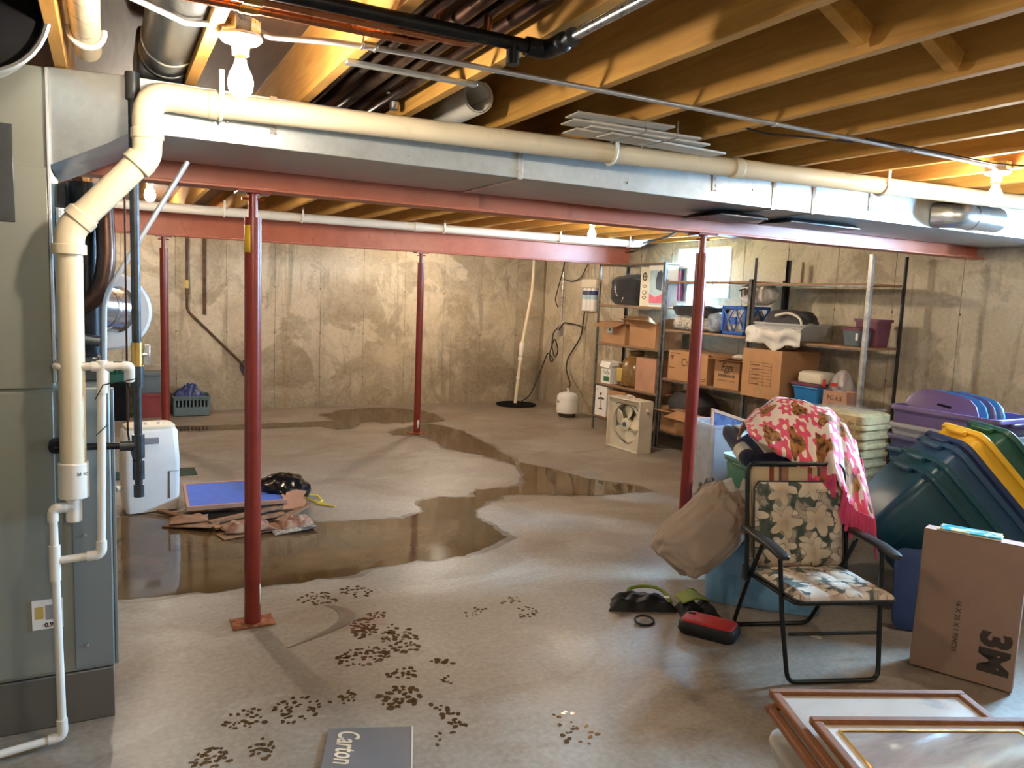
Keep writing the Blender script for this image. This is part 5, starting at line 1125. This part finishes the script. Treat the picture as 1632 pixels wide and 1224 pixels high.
# navy blanket with cream stripe, folded slab
t = thing('navy_blanket', 'folded navy blanket with a cream border lying under the pink blanket', 'blanket')
def nb(u, v, off=0.0):
    # folded slab: u across (view right), v runs over the top from front edge to back
    p = Vector((3.075, 3.085, 0)) + U * (.52 * u) + V * (-.10 + .42 * v)
    e = min(1, min(u, 1 - u) * 13)
    z = .855 + .045 * e ** .5 + .012 * noise.noise(Vector((u * 4, v * 3, 2))) + .03 * math.sin(PI * v) - .06 * max(0, u - .55) + .09 * (v - .45)
    return p, z, e
m = MB(); nu_, nv_ = 30, 16
top = lambda u, v: (*nb(u, v)[0][:2], nb(u, v)[1]); botm = lambda u, v: (*nb(u, v)[0][:2], .855 - .045 * nb(u, v)[2] ** .5 + .09 * (v - .45))
m.grid(nu_, nv_, top); m.grid(nu_, nv_, botm)
m.grid(nu_, 4, lambda u, v: (nb(u, 0)[0].x - V.x * .035 * math.sin(PI * v), nb(u, 0)[0].y - V.y * .035 * math.sin(PI * v), botm(u, 0)[2] * (1 - v) + top(u, 0)[2] * v))
m.grid(nu_, 4, lambda u, v: (nb(u, 1)[0].x + V.x * .035 * math.sin(PI * v), nb(u, 1)[0].y + V.y * .035 * math.sin(PI * v), botm(u, 1)[2] * (1 - v) + top(u, 1)[2] * v))
obj('folded_cloth', m, 'cloth_navy', t, ang=80)
obj('rolled_fold', MB().tube([(nb(.02, v)[0].x, nb(.02, v)[0].y, .86 + .09 * (v - .45)) for v in [-.06 + 1.12 * i / 8 for i in range(9)]], [.03] + [.047] * 7 + [.03], 14), 'cloth_navy', t, ang=80)
obj('cream_border', MB().tube([(nb(.02, v)[0].x, nb(.02, v)[0].y, .86 + .09 * (v - .45)) for v in (.12, .34)], .0495, 14), 'cloth_white', t, ang=80)
m = MB()
def stp(u, v):
    # V-shaped cream border on the top face
    if u < .5: k2 = u / .5; uu, vv = .05 + .12 * k2, .70 * (1 - k2) + .22 * v
    else: k2 = (u - .5) / .5; uu, vv = .17 + .40 * k2, .12 * k2 + .22 * v
    p, z, e = nb(uu, min(1, vv)); return (p.x, p.y, z + .006)
m.grid(40, 6, stp); obj('cream_border', m, 'cloth_white', t, solid=.006)
m = MB(); m.grid(6, 4, lambda u, v: (nb(.72 + .10 * u, 0)[0].x - V.x * .038, nb(.72 + .10 * u, 0)[0].y - V.y * .038, .785 + .05 * v)); obj('cream_border', m, 'cloth_white', t, solid=.004)
# pink fleece blanket, heaped and hanging over the chair back
t = thing('pink_blanket', 'pink flowered fleece blanket with brown bears and fringe, heaped on the pile', 'blanket')
def lerp_tab(tab, x):
    for (a, fa), (b, fb) in zip(tab, tab[1:]):
        if x <= b: k_ = (x - a) / (b - a); k_ = k_ * k_ * (3 - 2 * k_); return fa + (fb - fa) * k_
    return tab[-1][1]
BO = Vector((3.13, 2.83, 0)); UB = Vector((.80, -.60, 0)); VB = Vector((.60, .80, 0))
TOPZ = [(-.22, 1.035), (-.15, 1.115), (-.06, 1.165), (.07, 1.16), (.19, 1.13), (.27, 1.07), (.335, .98), (.375, .87)]
FRZ = [(-.22, 1.0), (-.16, .965), (-.05, .91), (.045, .855), (.095, .80), (.12, .78), (.15, .80), (.18, .85), (.22, .78), (.255, .70), (.30, .66), (.375, .64)]
def blk(u, v):
    uu = -.22 + .595 * u; zt, zf = lerp_tab(TOPZ, uu), lerp_tab(FRZ, uu)
    f = math.sin(min(1, v / .62) * PI / 2) ** .75 if v < .62 else 1
    back = max(0, (v - .62) / .38)
    z = zf + (zt - zf) * f - .16 * back ** 2
    st_ = max(0, min(1, (uu + .02) / .12)); y = -.17 + .20 * f + .24 * back - .03 * (1 - f) - .075 * st_ * (1 - f)
    d = Vector((uu, v * .5, 3))
    fold = .022 * math.sin(v * 3.0 + uu * 26 + 2 * noise.noise(d * 4)) * (1 - f * .55) + .014 * noise.noise(d * 8)
    p = BO + UB * uu + VB * (y + fold)
    return (p.x, p.y, z + .6 * fold * f)
m = MB(); m.grid(80, 48, blk, 1.0, .85); obj('fleece', m, 'fleece', t, solid=.010, ang=80)
rnd = random.Random(3)
for (u0, u1, n, L) in ((.49, .66, 10, .12), (.76, .86, 9, .13), (.88, .99, 7, .10)):
    for i in range(n):
        u = u0 + (u1 - u0) * i / (n - 1); p = Vector(blk(u, 0)) + Vector((0, 0, .012)); L2 = L * rnd.uniform(.75, 1.1); sw = rnd.uniform(-.018, .018)
        q = [p, p + UB * sw * .4 - VB * .006 + Vector((0, 0, -L2 * .35)), p + UB * sw - VB * .004 + Vector((0, 0, -L2))]
        obj('fringe_strand', MB().tube(q, [.011, .012, .009], 6), 'fringe', t)
m = MB(); m.grid(14, 26, lambda u, v: tuple(Vector(blk(.985, v * .8)) + UB * (.012 + .03 * u) + VB * (.012 * math.sin(u * 9 + v * 5)) + Vector((0, 0, -.20 * u * (1 - .4 * v)))))
obj('ruffled_edge', m, 'fringe', t, solid=.008, ang=80)
# pillow slumped over the blue tote, striped garment under it
t = thing('pillow', 'beige pillow stuffed into a wrinkled case, slumped over the light blue tote', 'pillow')
Tm = frame((2.735, 2.96, .47), tuple(U * .66 + Vector((0, 0, .70)) + V * .12), tuple(U * -.70 + Vector((0, 0, .62))))
m = MB()
def pw(u, v):
    th, ph = 2 * PI * u, PI * v
    d = Vector((math.sin(ph) * math.cos(th), math.sin(ph) * math.sin(th), math.cos(ph))); f = lambda q, p_: math.copysign(abs(q) ** p_, q)
    wr = max(0, min(1, (d.x + .35) / 1.0)); k_ = 1 + .09 * noise.noise(d * 2.3) + .05 * noise.noise(d * 5.5) + .13 * wr * noise.noise(Vector((d.x * 5, d.y * 11, d.z * 5)))
    x, y, z = .255 * f(d.x, .52), .165 * f(d.y, .52), .10 * f(d.z, .85)
    z += .012 * math.sin(26 * y + 9 * x) * max(0, (x + .05) / .3)
    if x < 0: y -= .03 * x / .255
    return Tm @ Vector((x * k_, y * k_, z * k_))
m.grid(84, 56, pw); obj('pillowcase', m, 'pillow', t, ang=85)
m = MB()
def mouth(u, v):
    a = 2 * PI * u; return Tm @ Vector((.225 + .045 * v + .014 * math.sin(5 * a) + .015 * math.sin(a), (.125 + .015 * math.sin(3 * a)) * math.cos(a) * (1 - .15 * v), (.055 + .01 * math.sin(4 * a)) * math.sin(a) * (1 + .1 * v)))
m.grid(36, 6, mouth); obj('case_hem', m, 'shirt_white', t, solid=.006, ang=85)
rag((2.93, 3.13, .438), .15, .10, .24, 'clothes_dark', 'black and white striped garment poking out above the pillow', 'garment', 'clothes', 7, group=None, rz=-.5)
rag((3.03, 3.02, .438), .09, .08, .26, 'cloth_white', 'cream cloth fold lying on the pillow opening', 'garment', 'clothes', 8, group=None, rz=-.4)
m = MB(); m.grid(24, 12, lambda u, v: tuple(c0 + dl * (.10 + .30 * u) - dn * (.022 + .012 * math.sin(u * 14)) + Vector((0, 0, .435 - .10 * v * (.6 + .4 * math.sin(u * 5 + 1))))))
one('garment_edge', m, 'clothes_dark', 'dark patterned garment hanging over the front of the light blue tote', 'clothes', solid=.006)
# ---- folding chair
ch = thing('folding_chair', 'black folding lawn chair with a flowered cushion and plastic armrests', 'chair', (2.885, 2.37, 0), math.atan2(-.34, .94))
w2 = .245
def tb_(pts, nm, r_=.0105, bend=.05, mat='chair_frame'): return obj(nm, MB().tube(pts, r_, 12, bend=bend), mat, ch)
fy, ry = -.20, .40
tb_([(-w2, -.10, .575), (-w2 + .01, -.14, .30), (-w2 + .03, fy, .0105), (w2 - .03, fy, .0105), (w2 - .01, -.14, .30), (w2, -.10, .575)], 'front_leg', bend=.045)
tb_([(-w2 + .015, .08, .565), (-w2 + .015, .21, .33), (-w2 + .04, ry, .0105), (w2 - .04, ry, .0105), (w2 - .015, .21, .33), (w2 - .015, .08, .565)], 'rear_leg', bend=.045)
tb_([(-w2 - .012, .18, .34), (-w2 - .012, .215, .60), (-w2 - .005, .275, .885), (w2 + .005, .275, .885), (w2 + .012, .215, .60), (w2 + .012, .18, .34)], 'back_frame', bend=.05)
tb_([(-w2 + .02, .19, .355), (-w2 + .02, -.235, .385), (w2 - .02, -.235, .385), (w2 - .02, .19, .355)], 'seat_frame', bend=.04)
tb_([(-w2 + .045, -.155, .21), (w2 - .03, -.155, .21)], 'cross_bar', .008, 0)
for s in (-1, 1):
    x = s * (w2 + .02)
    obj('armrest', MB().loft([[Vector((x + dx_ * (.022 + .008 * k2), y, .585 + zz_ * .011 - .02 * max(0, -y - .1) / .1)) for dx_, zz_ in ((-1, -1), (1, -1), (1, .6), (.5, 1), (-.5, 1), (-1, .6))] for y, k2 in ((.22, 0), (.10, .6), (-.06, 1), (-.15, .8), (-.185, .1))]), 'chair_arm', ch, bevel=.004)
    obj('hinge', MB().box((s * (w2 + .002), .215, .36), (.024, .04, .075)), 'chair_arm', ch, bevel=.006)
m = MB(); m.grid(16, 12, lambda u, v: (-w2 + .01 + (2 * w2 - .02) * u, .203 + .068 * v, .42 + .45 * v)); obj('back_webbing', m, 'webbing', ch, solid=.004)
m = MB(); m.grid(16, 12, lambda u, v: (-w2 + .025 + (2 * w2 - .05) * u, -.225 + .40 * v, .383 - .03 * v - .012 * math.sin(PI * u))); obj('seat_webbing', m, 'webbing', ch, solid=.004)
def pad(nm, T, w, h, th, nx, ny):
    m = MB(); NX, NY = 48, 48
    def puff(u, v):
        e = min(1, min(min(u, 1 - u) * w, min(v, 1 - v) * h) / .035) ** .5
        q = abs(math.sin(PI * u * nx)) ** .35 * abs(math.sin(PI * v * ny)) ** .35
        return th * e * (.62 + .38 * q)
    rx = lambda u, v: (u - .5) * w * (1 - .10 * max(0, abs(v - .5) * 2 - .86) / .14)
    m.grid(NX, NY, lambda u, v: T @ Vector((rx(u, v), v * h, puff(u, v)))); m.grid(NX, NY, lambda u, v: T @ Vector((rx(u, v), v * h, -.25 * puff(u, v))))
    me = obj(nm, m, 'floral', ch, ang=70)
    pts = [T @ Vector((rx(u, v), v * h, 0)) for u, v in [(i / 12, 0) for i in range(13)] + [(1, i / 12) for i in range(1, 13)] + [(1 - i / 12, 1) for i in range(1, 13)] + [(0, 1 - i / 12) for i in range(1, 13)]]
    obj('piping', MB().tube(pts, .005, 6), 'cloth_grey', me)
    return me
pad('back_cushion', frame((0, .172, .40), (1, 0, 0), (0, .062, .40)), .455, .41, .035, 3, 3)
pad('seat_cushion', frame((0, -.268, .405), (1, 0, 0), (0, .45, -.025)), .465, .45, .032, 3, 2)
for i in range(2): obj('tie', MB().tube([(-.21, .16, .47 - .05 * i), (-.225, .18, .44), (-.24, .2, .40 + .03 * i)], .005, 6), 'floral', ch)
# ---- bags on the floor
t = thing('mesh_bag', 'black drawstring bag with green lining lying flat on the floor', 'bag', (2.545, 3.215, 0), -.42)
def flat_bag(w, d, h, seed): 
    m = MB()
    def fn(u, v):
        x, y = u * 2 - 1, v * 2 - 1; rr = max(abs(x), abs(y)) ** 4; k_ = 1 + .10 * noise.noise(Vector((x * 1.6, y * 1.6, seed)))
        return (w / 2 * x * k_ * (1 - .12 * y), d / 2 * y * k_, max(.002, h * (1 - rr) * (.75 + .6 * noise.noise(Vector((x * 2.3, y * 2.3, seed + 4))))))
    m.grid(28, 20, fn); m.grid(28, 20, lambda u, v: (fn(u, v)[0], fn(u, v)[1], .001)); return m
obj('shell', flat_bag(.34, .17, .075, 1), 'bag_black', t, ang=80)
obj('green_mouth', MB().tube([(-.02, .08, .03), (-.06, .12, .045), (.03, .14, .06), (.12, .11, .06), (.15, .04, .05), (.16, -.02, .03)], .010, 8, bend=.04), 'lime', t)
obj('white_tag', MB().box((.13, -.03, .062), (.03, .02, .004)), 'white', t)
t = thing('mesh_bag', 'small black and lime-green bag against the light blue tote', 'bag', (2.755, 3.02, 0), -.2)
obj('shell', flat_bag(.20, .16, .075, 5), 'bag_black', t, ang=80); m = MB(); m.grid(14, 10, lambda u, v: (-.085 + .16 * u, -.02 + .10 * v, .068 + .03 * math.sin(PI * u) * (.6 + .5 * v))); obj('green_flap', m, 'lime', t, solid=.006)
obj('green_loop', MB().tube([(-.05, .07, .07), (-.02, .09, .10), (.04, .09, .10), (.06, .07, .07)], .004, 6, bend=.02), 'lime', t)
one('strap_loop', MB().tube([(.052 * math.cos(a), .04 * math.sin(a), .012 + .008 * math.sin(a)) for a in [2 * PI * i / 24 for i in range(25)]], .006, 8), 'bag_black', 'small black strap loop lying on the bare floor by the drawstring bag', 'strap', (2.425, 3.03, 0))
t = thing('red_case', 'flat soft case with a red top and black sides lying beside the folding chair', 'case', (2.645, 2.79, 0), math.radians(-58))
sl = lambda L_, dz: [Vector((p.x, p.y, p.z + dz * (p.y + .07) / .14 * .3)) for p in L_]
obj('sides', MB().loft([rrect(.27, .15, .035, .002), rrect(.29, .17, .04, .02), rrect(.285, .165, .04, .055), rrect(.27, .15, .04, .066)]), 'bag_black', t, ang=50)
obj('red_top', MB().loft([rrect(.262, .142, .035, .0665), rrect(.255, .135, .035, .072), rrect(.22, .10, .03, .075)]), 'bag_red', t, ang=60)
obj('zip_pull', MB().box((-.10, .03, .077), (.035, .016, .006)), 'bag_black', t, bevel=.002)
one('paper_scrap', MB().box((0, 0, .0007), (.035, .05, .0012)), 'cream', 'tiny white paper scrap on the floor under the folding chair', 'paper', (3.14, 2.55, 0), .4)
# ---- filter carton
t = thing('filter_carton', 'upright flat brown carton with big black print at the lower right, leaning on the totes', 'box')
bl_, br_ = Vector((3.303, 2.158, 0)), Vector((3.474, 1.787, 0)); ux = (br_ - bl_).normalized(); nrm = Vector((ux.y, -ux.x, 0))   # towards the viewer
if nrm.dot(Vector((-1, -1, 0))) < 0: nrm = -nrm
upv = (Vector((0, 0, 1)) - nrm * .075).normalized()
T = frame(bl_ + Vector((0, 0, .008)), ux, upv); W, H_, D = (br_ - bl_).length, .645, .105
mb = MB(); v = [T @ Vector((x, y, z)) for z in (-D, 0) for x, y in ((0, 0), (W, 0), (W, H_), (0, H_))]
mb.add(v, [(3, 2, 1, 0), (4, 5, 6, 7), (0, 1, 5, 4), (1, 2, 6, 5), (2, 3, 7, 6), (3, 0, 4, 7)]); obj('body', mb, 'cardboard_mauve', t, bevel=.003)
for z0_, z1_ in ((-D, -D / 2 - .001), (-D / 2 + .001, 0)):
    mb = MB(); v = [T @ Vector((x, y, z)) for z in (z0_, z1_) for x, y in ((.002, H_), (W - .002, H_), (W - .002, H_ + .003), (.002, H_ + .003))]; mb.add(v, [(3, 2, 1, 0), (4, 5, 6, 7), (0, 1, 5, 4), (1, 2, 6, 5), (2, 3, 7, 6), (3, 0, 4, 7)]); obj('flap', mb, 'cardboard_pink', t)
rt = T @ Matrix.Translation((W * .79, H_ * .235, .0012)) @ Matrix.Rotation(-PI / 2, 4, 'Z'); text_part('lettering', '3M', .155, 'ink', t, rt, bold=.008, sx=.95)
rt = T @ Matrix.Translation((W * .42, H_ * .36, .0012)) @ Matrix.Rotation(-PI / 2, 4, 'Z'); text_part('lettering', '16 X 25 X 1 PINCH', .030, 'ink', t, rt, sx=.95)
mc = T @ Vector((W * .44, H_ + .012, -D * .42))
for i, (o_, a, m_, lab) in enumerate(((0, .0, 'cream', 'lower cream leaflet lying on top of the upright flat carton'), (.006, .06, 'magazine', 'upper teal and yellow leaflet lying on top of the upright flat carton'))):
    one('leaflet', MB().box((0, 0, o_), (.25 - .01 * i, .10, .004)), m_, lab, 'leaflet', (mc.x + .006 * i, mc.y, mc.z), math.atan2(ux.y, ux.x) + a, bevel=.001)
# ---- navy lid leaning under the teal stack
t = thing('tote_lid', 'navy tote lid standing on edge behind the upright flat carton', 'lid')
T = frame((3.60, 2.47, .003), (.62, -.50, 0), (.10, .12, .95)); obj('panel', MB().loft([[T @ (p + Vector((.23, .21, 0))) for p in rrect(.46, .42, .05, z)] for z in (0, .02)] + [[T @ (p + Vector((.23, .21, 0))) for p in rrect(.40, .36, .04, .024)]]), 'tote_navy', t, ang=50)
# ---- nested leaning totes
P0 = Vector((3.615, 2.685, .515)); a_ = (U * .72 + Vector((0, 0, .69))).normalized(); b_ = (U * .69 - Vector((0, 0, .72))).normalized(); c_ = a_.cross(b_); 
if c_.dot(V) < 0: c_ = -c_
spec = (('tote_teal', 'outermost teal tote of the nested leaning stack, next to the upright flat carton', .43, .0), ('tote_teal2', 'second teal tote nested in the leaning stack', .43, .09), ('tote_petrol', 'petrol blue tote nested third in the leaning stack', .43, .20), ('tote_navy', 'navy tote nested in the leaning stack just below the yellow one', .43, .25), ('tote_yellow', 'bright yellow tote nested near the mouth of the leaning stack', .42, .36), ('tote_dkgreen', 'dark green tote innermost in the leaning stack at the right edge', .40, .50))
for i, (mt, lab, hh, off) in enumerate(spec):
    Wt, Dt = .68 - .010 * i, .44 - .010 * i
    ctr = P0 + b_ * .36 + c_ * .22 + a_ * off
    if i == 4: ctr += b_ * .02
    if i == 5: ctr += b_ * .10 
    T = Matrix(((b_.x, c_.x, a_.x, ctr.x), (b_.y, c_.y, a_.y, ctr.y), (b_.z, c_.z, a_.z, ctr.z), (0, 0, 0, 1)))
    tote('storage_tote', lab, Wt, Dt, hh, mt, T=T, taper=.92, group='nested leaning totes', rim=.03)
# ---- purple stack
PX, PYc = 4.98, 3.08
tote('storage_tote', 'closed navy tote at the bottom of the purple stack near the right wall', .68, .44, .33, 'tote_navy', loc=(PX, PYc, 0), rz=PI / 2 - .02, lid='tote_navy')
for i, (mt, lab, z) in enumerate((('tote_petrol', 'dull blue tote nested lowest in the purple stack', .367), ('tote_indigo', 'indigo tote nested between the blue and grey ones in the purple stack', .455), ('tote_grey', 'grey tote nested under the top purple one', .535), ('tote_purple', 'purple tote on top of the stack holding spare lids', .655))):
    tote('storage_tote', lab, .72, .46, .36, mt, loc=(PX + .004 * i, PYc, z), rz=PI / 2 - .02 + .012 * i, taper=.84, group='purple tote stack', rim=.03)
for i, (x, mt, lab) in enumerate(((-.03, 'tote_purple', 'front purple lid standing in the open purple tote'), (.02, 'lid_blue', 'thin blue lid behind the front purple lid'), (.06, 'tote_indigo', 'indigo lid between the two blue lids'), (.10, 'lid_blue', 'rearmost blue lid standing in the open purple tote'))):
    T = frame((PX - .07 + x, PYc + .12 - .035 * i, .80), (0, -1, -.10), (.28, -.0, 1)); m = MB().loft([[T @ (p + Vector((0, .16, 0))) for p in rrect(.52 - .01 * i, .34, .15, z)] for z in (0, .014)] + [[T @ (p + Vector((0, .16, 0))) for p in rrect(.48, .30, .13, .02)]]); o = one('tote_lid', m, mt, lab, 'lid', ang=50)
    if i == 0: obj('handle_slot', MB().loft([[T @ (p + Vector((.02, .24, .0))) for p in rrect(.10, .016, .007, z)] for z in (.0195, .022)]), 'dark', o)
# another stack at the frame edge
tote('storage_tote', 'closed slate tote at the floor under the far-right teal tote', .62, .44, .42, 'tote_slate', loc=(5.35, 2.30, 0), rz=PI / 2, lid='tote_slate')
tote('storage_tote', 'closed petrol tote in the middle of the far-right stack', .62, .44, .36, 'tote_petrol', loc=(5.35, 2.30, .457), rz=PI / 2, lid='tote_petrol')
tote('storage_tote', 'teal tote topping the stack at the right edge of the view', .62, .44, .32, 'tote_teal2', loc=(5.35, 2.30, .855), rz=PI / 2, taper=.86)
# black sack and hamper beside the shelving
t = thing('black_bag', 'big matte black bag slumped between the purple stack and the shelving', 'bag', (4.62, 3.84, 0))
m = MB()
def bb(u, v):
    th, ph = 2 * PI * u, PI * v
    d = Vector((math.sin(ph) * math.cos(th), math.sin(ph) * math.sin(th), math.cos(ph))); k_ = 1 + .13 * noise.noise(d * 2.4) + .04 * noise.noise(d * 7)
    return (.30 * d.x * k_, .28 * d.y * k_, max(.003, .36 + .40 * math.copysign(abs(d.z) ** .8, d.z) * k_))
m.grid(44, 30, bb); obj('sack', m, 'cloth_black', t, ang=80)
t = thing('wicker_hamper', 'tan woven hamper wrapped in clear film beside the shelving', 'basket', (5.20, 4.12, 0), .1)
obj('body', MB().loft([rrect(.34, .48, .06, .002), rrect(.38, .52, .06, .78), rrect(.40, .54, .07, .78), rrect(.40, .54, .07, .84), rrect(.34, .48, .06, .86)]), 'wicker', t, ang=50)
for i in range(10):
    z = .08 + i * .073; k_ = .36 + .04 * i / 10; obj('weave_band', MB().loft([rrect(k_ + .012, k_ + .152, .06, z), rrect(k_ + .018, k_ + .158, .06, z + .018), rrect(k_ + .012, k_ + .152, .06, z + .036)], False, False), 'wicker', t)
for i in range(9):
    y = -.20 + i * .05; obj('weave_stake', MB().tube([(-.185, y * .9, .02), (-.207, y, .80)], .007, 6), 'wicker', t)
m = MB(); m.grid(14, 10, lambda u, v: (-.16 + .33 * u, -.23 + .46 * v, .875 + .02 * noise.noise(Vector((u * 5, v * 5, 0))))); obj('film', m, 'clear_film', t)
# ================================================================== FRAMED PICTURES IN THE FOREGROUND
tote('storage_bin', 'taupe lidded bin in the lower right corner under the framed pictures', .80, .56, .40, 'tote_taupe', loc=(1.94, 1.10, 0), rz=math.atan2(-.408, .913), lid='tote_taupe', r=.09, cat='bin')
def picture(label, o, xd, yd, w, h, fw, art, gold=False, th=.022):
    T = frame(o, xd, yd); t = thing('framed_picture', label, 'picture', group='framed pictures')
    for a, b in (((0, 0), (w, fw)), ((0, h - fw), (w, h)), ((0, fw), (fw, h - fw)), ((w - fw, fw), (w, h - fw))):
        m = MB(); v = [T @ Vector((x, y, z)) for z in (0, th) for x, y in ((a[0], a[1]), (b[0], a[1]), (b[0], b[1]), (a[0], b[1]))]; m.add(v, [(3, 2, 1, 0), (4, 5, 6, 7), (0, 1, 5, 4), (1, 2, 6, 5), (2, 3, 7, 6), (3, 0, 4, 7)]); obj('frame_rail', m, 'frame_wood', t, bevel=.004)
    def slab(nm, i0, z0_, z1_, mt):
        m = MB(); v = [T @ Vector((x, y, z)) for z in (z0_, z1_) for x, y in ((i0, i0), (w - i0, i0), (w - i0, h - i0), (i0, h - i0))]; m.add(v, [(3, 2, 1, 0), (4, 5, 6, 7), (0, 1, 5, 4), (1, 2, 6, 5), (2, 3, 7, 6), (3, 0, 4, 7)]); return obj(nm, m, mt, t)
    slab('backing', fw, .003, .010, 'mat_board')
    if gold:
        for a, b in (((fw + .03, fw + .03), (w - fw - .03, fw + .036)), ((fw + .03, h - fw - .036), (w - fw - .03, h - fw - .03)), ((fw + .03, fw + .036), (fw + .036, h - fw - .036)), ((w - fw - .036, fw + .036), (w - fw - .03, h - fw - .036))):
            m = MB(); v = [T @ Vector((x, y, z)) for z in (.0102, .014) for x, y in ((a[0], a[1]), (b[0], a[1]), (b[0], b[1]), (a[0], b[1]))]; m.add(v, [(3, 2, 1, 0), (4, 5, 6, 7), (0, 1, 5, 4), (1, 2, 6, 5), (2, 3, 7, 6), (3, 0, 4, 7)]); obj('gold_fillet', m, 'gold', t)
    slab('art_sheet', fw + (.037 if gold else .0005), .0103, .0115, art)
    return t, T
xd = Vector((.913, -.408, 0)); yd = Vector((.408, .913, 0))
far = Vector((1.735, 1.562, .52))
H1 = .50
o1 = far - yd * H1 + Vector((0, 0, .0))
picture('lowest of three oak-framed pictures, only its left rail showing', far - yd * (H1 + .03) - xd * .022 + Vector((0, 0, -.060)), xd, yd, .60, .50, .025, 'art')
picture('wide oak-framed print with pale paper, middle of the three pictures', o1 + Vector((0, 0, -.03)), xd, yd, .60, H1, .025, 'art')
picture('topmost oak-framed print with a gold inner fillet, nearest the viewer', o1 - yd * .16 + xd * .03 + Vector((0, 0, -.002)), xd, yd, .62, .46, .025, 'art2', True)
# ---- grey printed sheet on the floor
t = thing('printed_sheet', 'grey cardboard sheet with cream script lettering on the floor at the bottom', 'sheet')
T = frame((.705, 2.70, 0), (.30, -.114, 0), (.114, .30, 0)); m = MB(); v = [T @ Vector((x, y, z)) for z in (.0005, .010) for x, y in ((0, -.75), (.315, -.75), (.315, 0), (0, 0))]; m.add(v, [(3, 2, 1, 0), (4, 5, 6, 7), (0, 1, 5, 4), (1, 2, 6, 5), (2, 3, 7, 6), (3, 0, 4, 7)]); obj('board', m, 'sheet_grey', t, bevel=.001)
m = MB(); v = [T @ Vector((x, y, z)) for z in (.0102, .0112) for x, y in ((.309, -.75), (.315, -.75), (.315, -.001), (.309, -.001))]; m.add(v, [(3, 2, 1, 0), (4, 5, 6, 7), (0, 1, 5, 4), (1, 2, 6, 5), (2, 3, 7, 6), (3, 0, 4, 7)]); obj('pale_edge', m, 'offwhite', t)
text_part('lettering', 'Carton F', .115, 'script_cream', t, T @ Matrix.Translation((.075, -.015, .0105)) @ Matrix.Rotation(-PI / 2, 4, 'Z'), shear=.35, bold=.0015, align='LEFT', sx=.62)
